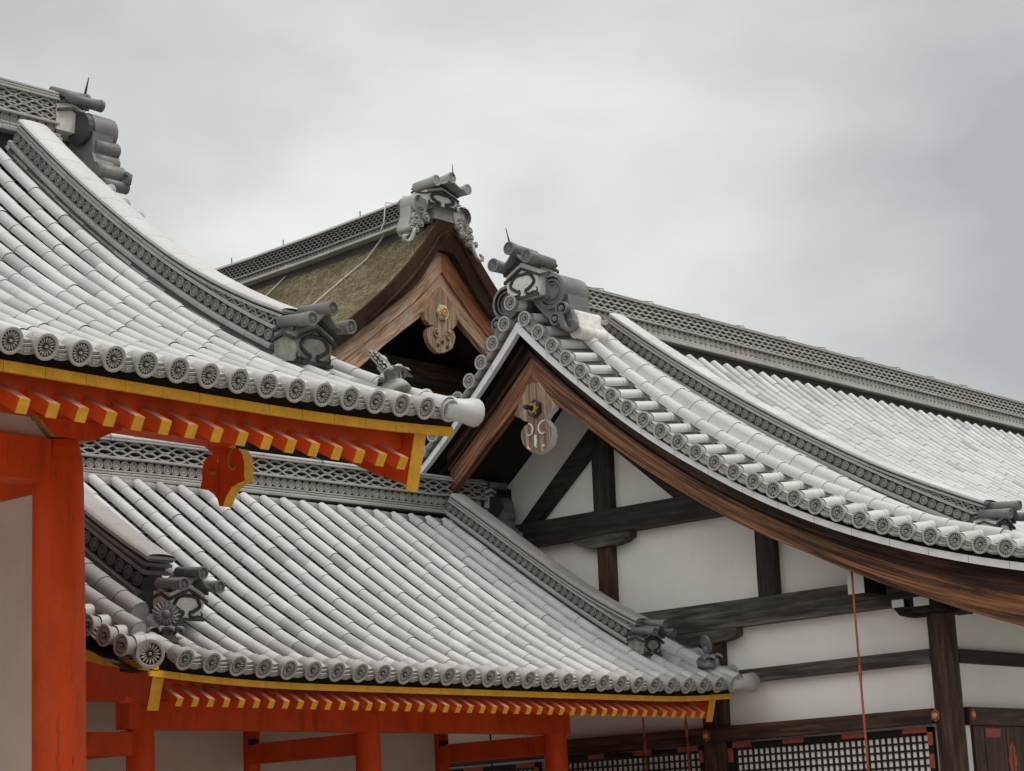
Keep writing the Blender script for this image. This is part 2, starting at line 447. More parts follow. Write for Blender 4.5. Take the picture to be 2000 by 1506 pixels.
def pan_end(w, sc):
    key = ('pan', round(w, 4), round(sc, 4))
    if key in _proto: return _proto[key]
    mb = MB(); n = 8
    def bow(q, top, dip): return top - dip * (1 - q * q)
    for (z0, z1, top, dip, th) in ((-.14, 0.0, -.045, .040, .046), (-.20, -.020, -.024, .036, .020), (-.26, -.045, -.002, .034, .020)):
        qs = [2 * k / n - 1 for k in range(n + 1)]
        topb = [V((w / 2 * q, bow(q, top, dip) * sc, z0)) for q in qs]
        topf = [V((w / 2 * q, bow(q, top, dip) * sc, z1)) for q in qs]
        botf = [V((w / 2 * q, (bow(q, top, dip) - th * (.55 + .45 * (1 - q * q))) * sc, z1)) for q in qs]
        botb = [V((p.x, p.y, z0)) for p in botf]
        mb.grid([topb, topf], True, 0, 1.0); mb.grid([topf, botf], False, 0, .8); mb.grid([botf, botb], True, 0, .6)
    # low relief of scrolling leaves along the apron
    for k in range(7):
        q = -0.72 + 1.44 * k / 6
        c = V((w / 2 * q, (bow(q, -.045, .040) - .022) * sc, .002))
        mb.tube([c + V((-.008, -.006 * (-1) ** k, 0)), c + V((0, .006 * (-1) ** k, .002)), c + V((.008, -.004 * (-1) ** k, 0))], .0035, 5, 0, .9)
    _proto[key] = mb.mesh('eave_pan_tile', 'ridge_tile')
    return _proto[key]

def eave_line(roof_obj, R, xs, sg, d, sc, pans=True, tone=None):
    for i, x in enumerate(xs):
        N_, T_ = R.N(d, sg), R.T(d, sg)
        T2 = (T_ + V((0, sg * .10, -.10))).normalized(); N2 = (N_ - T2 * N_.dot(T2)).normalized()
        o = R.P(x, d, 0, sg) + T2 * 0.01
        link('eave_tile', flower_disc(sc), roof_obj, fr(o, N2.cross(T2), N2, T2) @ Matrix.Rotation(random.uniform(-.3, .3), 4, 'Z'))
        if pans:
            o2 = R.P(x + R.p / 2, d, 0.050 * sc, sg) - T2 * 0.015
            link('eave_pan_tile', pan_end(R.p * .98, sc), roof_obj, fr(o2, N2.cross(T2), N2, T2))

def verge(roof_obj, mb, pan, R, sg, xe, dirx, dvals, length, sc, pans=True, pan_max=None, tilt=0.0):
    """tiles laid across the gable edge, each with a flower disc facing out along dirx*x"""
    Z = EX * dirx
    for i, d in enumerate(dvals):
        N_ = R.N(abs(d), sg) if d > 0 else V((0, 0, 1))
        dd = max(d, 0)
        Tn = R.T(dd, sg)
        o = R.P(xe, dd, 0, sg) - (Tn * (-d) if d < 0 else V((0, 0, 0))) * 1.0
        link('verge_tile', flower_disc(sc), roof_obj, fr(o, N_.cross(Z), N_, Z) @ Matrix.Rotation(random.uniform(-.3, .3), 4, 'Z'))
        X_ = N_.cross(Z); tn = jt(.05)
        segs = [0.10, length * .62, length]
        for a, b in zip(segs[:-1], segs[1:]):
            half_tube(mb, o - Z * b + N_ * (tilt * b), o - Z * a + N_ * (tilt * a), X_, N_, N_, R.r * (.97 if b == length else 1.02), R.r * 1.06, 8, tn * jt(.05))
        if pans and d > -0.01 and (pan_max is None or d < pan_max):
            d2 = d + 0.5 * R.p / math.sqrt(1 + R.dz(dd) ** 2)
            N2 = R.N(d2, sg)
            o2 = R.P(xe, d2, 0.052 * sc, sg) - Z * .015
            link('verge_pan_tile', pan_end(R.p * .98, sc), roof_obj, fr(o2, N2.cross(Z), N2, Z))
            for k in range(4):
                a0, a1 = length * k / 4, length * (k + 1) / 4 + .01
                r1 = [R.P(xe - dirx * a0, d2 + q * R.p * .42, -0.03 - .03 * (1 - q * q * 1) + tilt * a0, sg) for q in (-1, -.5, 0, .5, 1)]
                r2 = [R.P(xe - dirx * a1, d2 + q * R.p * .42, -0.015 - .03 * (1 - q * q * 1) + tilt * a1, sg) for q in (-1, -.5, 0, .5, 1)]
                pan.grid([r1, r2], True, 0, jt(.06, .95))

def slope_roll(mb, R, sg, x, h, r, d0, d1, step=0.30, side=0, flank=None, tone=1.0):
    """a line of round tiles running down the slope, parallel to the gable edge"""
    ds = R.arc(d0, d1, step)
    T_ = R.T(d1, sg); N_ = R.N(d1, sg)
    mb.disc_stack(fr(R.P(x, d1, h, sg), N_.cross(T_), N_, T_), [(r, -.01), (r * .9, -.004), (.0005, -.002)], 16, 0, .8)
    for a, b in zip(ds[:-1], ds[1:]):
        t = tone * jt(.06)
        half_tube(mb, R.P(x, a - .012, h, sg), R.P(x, b, h + .003, sg), EX, R.N(a, sg), R.N(b, sg), r * .95, r, 10, t, True, 1.7)
        if flank:
            x2, h2 = flank
            rows = [[R.P(x - (1 if x2 < x else -1) * r * .95, q, h + .03, sg), R.P((x + x2) / 2 - 0.02, q, (h + h2) / 2 + .02, sg), R.P(x2, q, h2, sg)] for q in (a + .004, b - .001)]
            mb.grid(rows, True, 0, t)

# ------------------------------------------------------------------ ridges built of layered tiles
def path_len(fn, s0, s1, n=60):
    L = 0; p = fn(s0)[0]
    for i in range(n):
        q = fn(s0 + (s1 - s0) * (i + 1) / n)[0]; L += (q - p).length; p = q
    return L
def slab_layer(mb, fn, L, h0, h1, hw, piece=0.3, gap=0.003, t=1.0, extra=None, bev=0.25, k0=0.0):
    """flat tiles along the ridge, h above the path, half width hw; fn(s in 0..L)->(point, N, B)"""
    n = max(1, int(round(L / piece)))
    for i in range(n):
        a, b = L * i / n + gap / 2, L * (i + 1) / n - gap / 2
        tn = t * jt(.10); rows = []
        for s in (a, b):
            p, N_, B = fn(s); e0 = extra(s) if extra else 0
            g0, g1 = h0 + e0, h1 + e0; bv = (h1 - h0) * bev
            rows.append([p + N_ * g + B * w for g, w in ((g0, -hw + bv * .4), (g0 + bv * .6, -hw), (g1 - bv, -hw), (g1, -hw + bv), (g1, hw - bv), (g1 - bv, hw), (g0 + bv * .6, hw), (g0, hw - bv * .4))])
        ids = mb.grid(rows, False, 0, tn, close=True)
        mb.face(ids[0], False, 0); mb.face(ids[1][::-1], False, 0)
def cap_layer(mb, fn, L, h0, rise, hw, piece=0.36, t=1.0, extra=None, n=8):
    m = max(1, int(round(L / piece)))
    for i in range(m):
        a, b = L * i / m + .0015, L * (i + 1) / m - .0015
        tn = t * jt(.08); rows = []
        for s in (a, b):
            p, N_, B = fn(s); e0 = extra(s) if extra else 0
            rows.append([p + N_ * (h0 + e0 + rise * math.sin(math.pi * k / n) ** .7) - B * (hw * math.cos(math.pi * k / n)) for k in range(n + 1)])
        mb.grid(rows, True, 0, tn)
def circle_row(mb, fn, L, h, side, hw, rad, pitch, t=1.0, s0=0.0):
    n = int((L - s0) / pitch)
    for i in range(n):
        p, N_, B = fn(s0 + (i + .5) * pitch)
        p2, _, _ = fn(min(L, s0 + (i + .5) * pitch + .02)); T_ = (p2 - p).normalized()
        o = p + N_ * h + B * (side * hw)
        Mx = fr(o, T_ * side, N_, B * side)
        if Mx.to_3x3().determinant() < 0: Mx = fr(o, -T_ * side, N_, B * side)
        tn = t * jt(.12)
        mb.disc_stack(Mx, [(rad, -.03), (rad, .004), (rad * .93, .008), (rad * .78, .008), (rad * .70, -.004), (rad * .52, -.002), (rad * .40, .006), (rad * .15, .004), (0.0004, -.001)], 12, 0, tn)
def wave_rows(mb, fn, L, h0, h1, rows, side, hw, pitch, thick, style='wave', t=1.0, s0=0.0, s1=None, extra=None):
    """rows of half-round tiles seen end on: 'wave' = one meandering line, 'leaf' = two lines crossing"""
    s1 = L if s1 is None else s1
    hr = (h1 - h0) / rows
    sub = 8
    for rI in range(rows):
        phs = [0.0 if rI % 2 else math.pi] if style == 'wave' else [0.0, math.pi]
        for pi_, ph in enumerate(phs):
            ph += (math.pi if rI % 2 else 0) if style == 'leaf' else 0
            n = int((s1 - s0) / pitch * sub)
            up_, lo_, upb, lob = [], [], [], []
            for i in range(n + 1):
                s = s0 + i * pitch / sub
                p, N_, B = fn(min(s, L))
                e0 = extra(s) if extra else 1.0
                w = math.sin(2 * math.pi * s / pitch + ph)
                w = math.copysign(abs(w) ** .75, w)
                c = h0 + hr * (rI + .5) * e0 + w * (hr * .5 - thick * .35) * e0
                c = h0 + (hr * (rI + .5) + w * (hr * (.5 if style == 'leaf' else .33) - thick * .3)) * e0
                th = thick * (.5 + .0) * min(1, e0 + .2)
                o = p + B * (side * (hw - .012 * pi_))
                up_.append(o + N_ * (c + th)); lo_.append(o + N_ * (c - th))
                upb.append(o - B * side * .07 + N_ * (c + th)); lob.append(o - B * side * .07 + N_ * (c - th))
            tn = t * jt(.05)
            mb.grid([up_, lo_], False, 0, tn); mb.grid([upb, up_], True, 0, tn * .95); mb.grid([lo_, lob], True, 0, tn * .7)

# ------------------------------------------------------------------ ridge end ornaments
def ridge_end(name, parent, o, X, Y, Z, w, h, dep, tile='tile_dark', body='oni_plaster', fins=None, spike=False, cap_r=None, flat=False):
    """house-shaped end tile with two chevron mouldings, a cusped scroll and three round caps; faces Z"""
    F = fr(o, X, Y, Z); T3 = lambda a, b, c: F @ V((a, b, c))
    mb = MB(); hw = w / 2
    eav, pk = .60 * h, .86 * h
    pts = [T3(-hw * .88, 0, 0), T3(hw * .88, 0, 0), T3(hw, eav, 0), T3(0, pk, 0), T3(-hw, eav, 0)]
    mb.prism(pts, -Z * dep)
    ob = mb.build(name, body, parent)
    # mouldings: chevrons across the front and folded round both sides, scroll relief, scalloped foot
    mm = MB(); tk = .068 * h
    for lev in (eav * 1.0, eav * .68):
        dz_ = pk - eav
        for a, b in (((-hw * 1.06, lev), (0, lev + dz_)), ((0, lev + dz_), (hw * 1.06, lev))):
            q = [T3(a[0], a[1], .0), T3(b[0], b[1], .0), T3(b[0], b[1] + tk, .0), T3(a[0], a[1] + tk, .0)]
            mm.prism(q, Z * .028)
        for sd in (-1, 1):
            x_ = sd * hw * 1.0
            for a, b in (((0, lev), (-dep * .5, lev + dz_ * .45)), ((-dep * .5, lev + dz_ * .45), (-dep, lev))):
                q = [T3(x_, a[1], a[0]), T3(x_, b[1], b[0]), T3(x_, b[1] + tk, b[0]), T3(x_, a[1] + tk, a[0])]
                mm.prism(q, X * (sd * .024))
    half = []
    for i in range(15):
        an = math.radians(90 - 128 * i / 14); rr_ = 1 + .10 * abs(math.sin(2.6 * (math.radians(90) - an)))
        half.append((.33 * w * rr_ * math.cos(an), .36 * h + .19 * h * rr_ * math.sin(an)))
    x_, y_ = half[-1]
    half += [(.17 * w, .17 * h), (.105 * w, .165 * h), (.085 * w, .115 * h), (.13 * w, .065 * h), (.24 * w, .055 * h), (.33 * w, .085 * h), (.42 * w, .06 * h)]
    full = [(-a_, b_) for a_, b_ in half[::-1]] + half[1:]
    n_ = len(full)
    mm.tube([T3(a_, b_, .006) for a_, b_ in full], [.040 * w * (.55 + .45 * min(1, min(i, n_ - 1 - i) / 5)) for i in range(n_)], 7)
    for sg_ in (-1, 1):
        mm.tube([T3(sg_ * .42 * w, .06 * h, .004), T3(sg_ * .45 * w, .14 * h, .004), T3(sg_ * .40 * w, .19 * h, .004)], [.03 * w, .022 * w, .01 * w], 6)
    mm.prism([T3(-hw * .98, -.04 * h, 0), T3(hw * .98, -.04 * h, 0), T3(hw * .98, .03 * h, 0), T3(-hw * .98, .03 * h, 0)], Z * .02)
    mm.build('moulding', 'moulding', ob)
    # three round cap tiles and the curved pan tiles between them
    cr_ = cap_r or .135 * w
    spots = [(-hw * 1.02, eav + .22 * h), (0, pk + .26 * h), (hw * 1.02, eav + .22 * h)]
    for (cx_, cy_) in spots:
        c = MB()
        pz = min(.42 * w, .25)
        c.tube([T3(cx_, cy_ - .02 * h, -dep * .72), T3(cx_, cy_, .10 * w), T3(cx_, cy_ + .012 * h, pz)], [cr_ * .88, cr_ * .92, cr_ * 1.02], 14)
        Fd = F @ Matrix.Translation((cx_, cy_ + .012 * h, pz))
        c.disc_stack(Fd, [(cr_ * 1.04, -.02), (cr_ * 1.06, .01), (cr_ * .84, .012), (cr_ * .74, -.006), (cr_ * .3, -.004), (cr_ * .22, .008), (.0005, .010)], 16)
        for q in range(16):
            a = 2 * math.pi * q / 16
            c.tube([Fd @ V((math.cos(a) * cr_ * .28, math.sin(a) * cr_ * .28, .0)), Fd @ V((math.cos(a) * cr_ * .70, math.sin(a) * cr_ * .70, .002))], cr_ * .07, 4)
        c.build('cap_tile', tile, ob)
    pn = MB()
    for (a, b) in ((spots[0], spots[1]), (spots[1], spots[2])):
        rows = [[], []]; und = [[], []]
        for i in range(9):
            q = i / 8; sag = -.075 * h * math.sin(math.pi * q) * 1.6
            for rI, z_ in enumerate((-dep, .30 * w)):
                pnt = T3(a[0] + (b[0] - a[0]) * q, a[1] + (b[1] - a[1]) * q + sag, z_)
                rows[rI].append(pnt); und[rI].append(pnt - Y * .055 * h)
        pn.grid(rows, True); pn.grid(und, True); pn.grid([rows[1], und[1]], False)
        q0 = pn.grid([rows[0], und[0]], False)
    # plastered neck under the caps
    pn.build('pan_tile', tile, ob)
    nk = MB()
    nk.prism([T3(-hw * .86, eav, -.02 * w), T3(hw * .86, eav, -.02 * w), T3(hw * .9, eav + .14 * h, -.02 * w), T3(0, pk + .16 * h, -.02 * w), T3(-hw * .9, eav + .14 * h, -.02 * w)], -Z * (dep * .96))
    nk.build('neck', body, ob)
    if spike:
        sp = MB(); sp.tube([T3(0, pk + .30 * h, .36 * w), T3(-.02, pk + .50 * h, .37 * w), T3(-.05, pk + .80 * h, .39 * w)], [.014, .011, .005], 6)
        sp.build('spike', 'iron', ob)
    if fins: fins(ob, F, w, h, dep)
    return ob

def scroll_fins(ob, F, w, h, dep, tile='tile_dark', cfg=None, backplate=False, sides=(-1, 1), zoff=0.0):
    """side pieces below the end tile: nested arcs, rolled clouds and a curled foot, all running back along the ridge"""
    T3 = lambda a, b, c: F @ V((a, b, c))
    Z = (F.to_3x3() @ V((0, 0, 1)))
    for sd in sides:
        mb = MB()
        cx, cy, Rb = cfg['arc']
        zf = zoff + .05 * w
        # nested C-shaped ribs that step forward towards the middle
        for k in range(3):
            R_ = Rb * (1 - .27 * k)
            zz = zf - .02 * k
            pts = []
            for i in range(13):
                a = math.radians(112 - 262 * i / 12)
                pts.append((cx + R_ * math.cos(a), cy + R_ * math.sin(a)))
            outer = [T3(sd * p[0], p[1], zz) for p in pts]
            inr = [T3(sd * (cx + (p[0] - cx) * .82), cy + (p[1] - cy) * .82, zz + .012) for p in pts]
            mb.grid([outer, inr] if sd > 0 else [inr, outer], False, 0, 1.0)
            mb.grid([[q - Z * (dep * (1.0 if k == 0 else .25)) for q in outer], outer] if sd > 0 else [outer, [q - Z * (dep * (1.0 if k == 0 else .25)) for q in outer]], True, 0, 1.0)
            mb.grid([inr, [q - Z * .07 for q in inr]] if sd > 0 else [[q - Z * .07 for q in inr], inr], False, 0, .35)
        n = 16
        mb.prism([T3(sd * (cx + Rb * .96 * math.cos(2 * math.pi * i / n)), cy + Rb * .96 * math.sin(2 * math.pi * i / n), zf - .11) for i in range(n)], -Z * (dep * .8), 0, .3)
        # rolled clouds
        for (px, py, pr, dl) in cfg['rolls']:
            c0 = T3(sd * px, py, zf + .01)
            mb.tube([c0 - Z * (dep * dl), c0 - Z * (dep * dl * .5), c0 - Z * .02, c0], [pr * .94, pr * .97, pr, pr * .93], 16)
            Fd = F @ Matrix.Translation((sd * px, py, zf + .01))
            mb.disc_stack(Fd, [(pr * .98, -.01), (pr * 1.02, .012), (pr * .82, .016), (pr * .70, .0), (pr * .50, .0), (pr * .40, .02), (pr * .2, .028), (.0005, .03)], 16)
        # web that ties them to the ridge, and the curled foot
        web = cfg['web']
        mb.prism([T3(sd * a, b, zf - .05) for a, b in web], -Z * (dep * .85))
        mb.tube([T3(sd * a, b, zf + .0) for a, b in cfg['foot']], cfg.get('fr', .024), 8)
        mb.tube([T3(sd * a - sd * .035, b + .012, zf + .006) for a, b in cfg['foot']], cfg.get('fr', .024) * .7, 8)
        mb.build('scroll_fin', tile, ob)

def flower_ornament(parent, o, face, upv, sc=1.0, mat='tile_dark'):
    """a tile chrysanthemum standing on leaves at the corner of the roof"""
    base = MB()
    Z = V(face).normalized(); Y = (V(upv) - Z * V(upv).dot(Z)).normalized(); X = Y.cross(Z)
    F = fr(V(o), X, Y, Z); T3 = lambda a, b, c: F @ V((a * sc, b * sc, c * sc))
    base.tube([T3(0, 0, -.04), T3(0, .05, -.03), T3(0, .11, -.015), T3(0, .16, 0)], [.125 * sc, .11 * sc, .075 * sc, .045 * sc], 12)
    rb = base.build('corner_ornament', mat, parent)
    lv = MB()
    for k, (ang, ln, tw) in enumerate(((-60, .17, .3), (-25, .15, -.2), (15, .14, .2), (50, .17, -.3), (-95, .13, .4), (95, .13, -.4), (150, .12, .2), (-150, .12, -.2))):
        a = math.radians(ang)
        cx_, cz_ = math.sin(a), math.cos(a)
        rows = []
        for i in range(6):
            q = i / 5; wd = .05 * math.sin(math.pi * min(1, q * .85 + .12)) * (1 + .25 * ((i % 2) * 2 - 1))
            r_ = .05 + ln * q; y_ = .05 + .10 * math.sin(q * 2.4) - .03 * q
            c = V((cx_ * r_, y_, cz_ * r_ * .8))
            sdv = V((cz_, 0, -cx_)) * wd
            rows.append([T3(*(c - sdv)), T3(*(c + V((0, .018, 0)))), T3(*(c + sdv))])
        lv.grid(rows, False, 0, jt(.15)); lv.grid([[p - Y * .012 * sc for p in r] for r in rows], False, 0, .6)
    lv.build('leaf_cluster', mat, rb)
    fl = MB()
    c0 = V((0, .27, .035))
    fl.tube([T3(0, .15, .0), T3(0, .25, .01)], .035 * sc, 8)
    for ring, (ro, zz, n, wd) in enumerate(((.125, -.005, 18, .021), (.095, .016, 16, .018))):
        for k in range(n):
            a = 2 * math.pi * (k + .5 * ring) / n; ca, sa = math.cos(a), math.sin(a)
            def q(r, w_, z): return T3(c0.x + r * ca - w_ * sa, c0.y + r * sa + w_ * ca, c0.z + z)
            r1 = [q(.03, -wd * .4, zz), q(.03, wd * .4, zz)]
            r2 = [q(ro * .7, -wd, zz + .014), q(ro * .7, wd, zz + .014)]
            r3 = [q(ro, -wd * .6, zz + .006), q(ro, wd * .6, zz + .006)]
            m1, m2, m3 = q(.03, 0, zz + .008), q(ro * .7, 0, zz + .004), q(ro * 1.06, 0, zz + .0)
            fl.grid([[r1[0], m1, r1[1]], [r2[0], m2, r2[1]], [r3[0], m3, r3[1]]], False, 0, jt(.1))
    Fd = F @ Matrix.Translation(c0 * sc)
    fl.disc_stack(Fd, [(.12 * sc, -.012 * sc), (.10 * sc, -.03 * sc), (.0005, -.04 * sc)], 18)
    fl.disc_stack(Fd, [(.04 * sc, .01), (.034 * sc, .034 * sc), (.018 * sc, .044 * sc), (.0005, .047 * sc)], 12)
    fl.build('blossom', mat, rb)
    return rb

# ------------------------------------------------------------------ more builders
def along(mb, R, sg, xf, xb, top, bot, d0, d1, n=40, mi=0, mi_top=None, cut=0.0):
    """a board that follows the gable curve: front at xf, back at xb, top(d)/bot(d) = drop below the tile axis"""
    rows, uvs = [], []; L = 0; pv = None
    o = random.random() * 5
    for i in range(n + 1):
        d = d0 + (d1 - d0) * i / n
        zt, zb = R.z(d) + R.sori(xf, d) - top(d), R.z(d) + R.sori(xf, d) - bot(d)
        y = R.yr + sg * d
        p = V((xf, y, zt))
        if pv is not None: L += (p - pv).length
        pv = p
        yb = y - sg * cut * max(0, (i - n + 6) / 6)
        rows.append([V((xf, y, zt)), V((xf, yb, zb)), V((xb, yb, zb)), V((xb, y, zt))])
        uvs.append([(L + o, o), (L + o, o + zt - zb), (L + o, o + zt - zb + abs(xb - xf)), (L + o, o - .2)])
    ids = mb.grid(rows, False, mi, 1.0, close=True, uv=uvs)
    mb.face(ids[0][::-1], False, mi); mb.face(ids[-1], False, mi)
def lerp_tab(tab):
    def f(d):
        if d <= tab[0][0]: return tab[0][1]
        for (a, u), (b, w) in zip(tab[:-1], tab[1:]):
            if d <= b: return u + (w - u) * (d - a) / (b - a)
        return tab[-1][1]
    return f
def wbox(mb, x0, x1, y0, y1, z0, z1, axis=0, mi=0, t=1.0, mi_end=None):
    c = V(((x0 + x1) / 2, (y0 + y1) / 2, (z0 + z1) / 2))
    h = [V(((x1 - x0) / 2, 0, 0)), V((0, (y1 - y0) / 2, 0)), V((0, 0, (z1 - z0) / 2))]
    a, b, z = h[(axis + 1) % 3], h[(axis + 2) % 3], h[axis]
    mb.box(c, a, b, z, mi, t, mi_end)
def one_box(name, mat, parent, *a, **k):
    lab = k.pop('label', None)
    mb = MB(); wbox(mb, *a, **k); return mb.build(name, mat, parent, lab)
def slope_path(R, sg, x, d0, d1):
    def fn(s, _c={}):
        if not _c:
            N_ = 80; acc = [0.0]; ds = [d0 + (d1 - d0) * i / N_ for i in range(N_ + 1)]
            for a, b in zip(ds[:-1], ds[1:]): acc.append(acc[-1] + (R.P(x, b, 0, sg) - R.P(x, a, 0, sg)).length)
            _c['a'], _c['d'] = acc, ds
        acc, ds = _c['a'], _c['d']
        s_ = max(0, min(acc[-1], s)); i = 0
        while i < len(acc) - 2 and acc[i + 1] < s_: i += 1
        q = (s_ - acc[i]) / max(1e-9, acc[i + 1] - acc[i]); d = ds[i] + (ds[i + 1] - ds[i]) * q
        return R.P(x, d, 0, sg), R.N(d, sg), EX
    fn(0.0)
    return fn, path_len(fn, 0, 1e9, 1) if False else sum((R.P(x, d0 + (d1 - d0) * (i + 1) / 80, 0, sg) - R.P(x, d0 + (d1 - d0) * i / 80, 0, sg)).length for i in range(80))
def down_ridge(parent, R, sg, x, d0, d1, hw, sc=1.0, side=-1, hb=0.0, rise=0.10, cap='tile', rise_from=.62, skin='ridge_tile'):
    """the low ridge that runs down the slope beside the gable"""
    fn, L = slope_path(R, sg, x, d0, d1)
    ex = lambda s: rise * max(0, (s / L - rise_from) / (1 - rise_from)) ** 1.6
    mb = MB()
    slab_layer(mb, fn, L, hb - .12, hb + .10 * sc, hw * .80, 0.3, 0.0, .45)
    slab_layer(mb, fn, L, hb + .055 * sc, hb + .10 * sc, hw * 1.12, .30, .003, .95)
    slab_layer(mb, fn, L, hb + .10 * sc, hb + .215 * sc, hw * .74, .30, 0, .28)
    circle_row(mb, fn, L, hb + .158 * sc, side, hw * .86, .049 * sc, .108 * sc, .62)
    slab_layer(mb, fn, L, hb + .215 * sc, hb + .245 * sc, hw * 1.02, .30, .003, .95)
    slab_layer(mb, fn, L, hb + .245 * sc, hb + .25 * sc + .004, hw * .78, .30, 0, .35, ex)
    slab_layer(mb, fn, L, hb + .245 * sc, hb + .245 * sc + rise * .9, hw * .60, .30, 0, .25, lambda s: min(0, ex(s) - rise * .9))
    wave_rows(mb, fn, L, hb + .245 * sc, hb + .245 * sc + rise, 1, side, hw * .84, .15 * sc, .02, 'leaf', .75, L * (rise_from + .10), L, lambda s: max(.02, ex(s) / rise))
    slab_layer(mb, fn, L, hb + .252 * sc, hb + .276 * sc, hw * 1.04, .30, .003, .92, ex)
    slab_layer(mb, fn, L, hb + .288 * sc, hb + .308 * sc, hw * .98, .30, .003, .80, ex)
    ob = mb.build('descending_ridge', skin, parent)
    c = MB(); cap_layer(c, fn, L, hb + .312 * sc, .035 * sc, hw * 1.10, .36, 1.0, ex)
    slab_layer(c, fn, L, hb + .300 * sc, hb + .325 * sc, hw * 1.10, .36, .003, .95, ex, .1)
    c.build('ridge_cap', cap, ob)
    return ob, fn, L, ex

def rafters(parent, R, sg, xs, d_end, length, drop, w, h, mat=('vermilion', 'yellow', 'pale_red'), cant=0.0):
    s = R.dz(d_end) - cant
    Zd = V((0, sg, s)).normalized(); N_ = V((0, -sg * s, 1)).normalized()
    for x in xs:
        e_ = V((x, R.yr + sg * d_end, R.z(d_end) - drop))
        mb = MB(); mb.box(e_ - Zd * (length / 2), EX * (w / 2), N_ * (h / 2), Zd * (length / 2), 0, 1, 0)
        mb.box(e_ - Zd * (length / 2) + N_ * (h / 2 + .001), EX * (w / 2 - .001), N_ * .001, Zd * (length / 2 - .002), 2)  # paler red skin over the rafter's top face
        # the outer end carries a thin coat of yellow paint
        mb.box(e_ + Zd * .003, EX * (w / 2 + .001), N_ * (h / 2 + .001), Zd * .003, 1)
        mb.build('rafter', mat, parent)

def end_coat(mb, R, xf, xb, d, top, bot, cut):
    y, zt, zb = R.yr - d, R.z(d) - top(d), R.z(d) - bot(d)
    yb = y + cut
    ex = V((0, -(zt - zb), cut)).normalized() * -1
    ex = V((0, -1, 0)) * .006
    mb.prism([V((xf, y, zt)), V((xb, y, zt)), V((xb, yb, zb)), V((xf, yb, zb))], ex, 1)
# ------------------------------------------------------------------ ground
g = MB()
g.grid([[V((x, y, 0)) for x in (-400, -60, 0, 20, 60, 400)] for y in (-400, -60, 0, 20, 60, 400)], False)
gr = g.build('ground', 'gravel', None)
gr['kind'] = 'structure'; gr['label'] = 'pale gravel court in front of the buildings'; gr['category'] = 'ground'

# ================================================================== A: the vermilion gatehouse
RA = Roof(13.95, (2.01822e-03, 5.40655e-02, -0.972819, 7.569), 4.45, 1.0, 10.75, 0.2427, 0.060, (0, .06, 2.2))
A = thing('gatehouse', (8.914, 11.57, 0), 'nearest vermilion gatehouse with thick round column and sweeping grey tiled roof, at the left edge', 'gatehouse')
KA = 10.20
xa = [6.992 - .2427 * 18 + .2427 * i for i in range(34)]
xa = [x for x in xa if x < 10.75]
mb, pan = MB(), MB()
rowsA = [x for x in xa if abs(x - KA) > .10]
roof_rows(mb, mb, RA, xa, -1, .16, 4.45, .24)
sheet(mb, RA, 2.4, 10.86, 1, 0, 4.6, 0.0, mi=1)
sheet(mb, RA, 2.4, 10.86, -1, 0, 4.36, -0.172, mi=1)
roofA = None
roof_mesh = mb
verge_d = RA.arc(.1, 4.40, .25)
# the outer gable edge, turned away from the camera
roofA_obj = MB()
roofA = roof_mesh
tmp = MB()
def finish_roof(mb, parent, label=None): return mb.build('roof', ['tile', 'pan_shaded'], parent, label)
dsA = RA.arc(.1, 4.43, .25)
roofA = None
class _Hold: pass
vm = MB()
ra_obj = finish_roof(mb, A)
verge(ra_obj, vm, vm, RA, -1, 10.93, 1, [d for d in dsA if d < 1.0 or d > 3.6], .24, .82, False)
slope_roll(vm, RA, -1, 10.63, .015, .076, .16, 4.44, .24)
# larger flared tile at the front corner of the gable
vm.tube([RA.P(10.60, 4.40, .005), RA.P(10.80, 4.42, .005), RA.P(10.92, 4.43, .0)], [.078, .083, .102], 14)
vm.build('verge_row', 'tile', ra_obj)
eave_line(ra_obj, RA, [x for x in xa if x > 5.2], -1, 4.45, .86)
down_ridge(ra_obj, RA, -1, KA, .2, 3.26, .135, .86, -1, .01, .07)
# main ridge
def fnA(s): return V((2.4 + s, 13.95, 7.50 + .055 * (max(0, s - 3.6) / 4.6) ** 1.6)), EZ, V((0, 1, 0))
LA = 8.22
r = MB()
slab_layer(r, fnA, LA, -.35, .5, .15, 4.62, 0, .10)
slab_layer(r, fnA, LA, .00, .05, .235, .3, .003, .95); slab_layer(r, fnA, LA, .058, .085, .215, .3, .003, .9)
circle_row(r, fnA, LA, .130, -1, .165, .046, .092, .9)
slab_layer(r, fnA, LA, .172, .195, .205, .3, .003, .95)
wave_rows(r, fnA, LA, .197, .385, 4, -1, .185, .22, .017, 'leaf', .85)
slab_layer(r, fnA, LA, .388, .408, .205, .3, .003, .95); slab_layer(r, fnA, LA, .416, .436, .195, .3, .003, .9); slab_layer(r, fnA, LA, .443, .462, .19, .3, .003, .9)
cap_layer(r, fnA, LA, .462, .05, .15)
r.build('main_ridge', 'ridge_tile', ra_obj)
finA = dict(arc=(.22, .03, .15), rolls=[(.30, -.13, .075, .95), (.28, -.25, .085, .95), (.36, -.37, .085, 1.1), (.44, -.49, .05, 1.0)],
            web=[(.05, .10), (.22, .12), (.36, -.02), (.34, -.2), (.40, -.36), (.30, -.46), (.14, -.36), (.02, -.2)],
            foot=[(.36, -.36), (.42, -.43), (.50, -.46), (.52, -.40), (.47, -.37)])
oniA = ridge_end('ridge_end_ornament', ra_obj, V((10.90, 13.95, 7.70)), EY, EZ, EX, .38, .36, .30, 'tile_dark', 'oni_plaster',
          lambda ob, F, w, h, dep: scroll_fins(ob, F, w, h, .25, 'tile_dark', finA, zoff=.19), True)
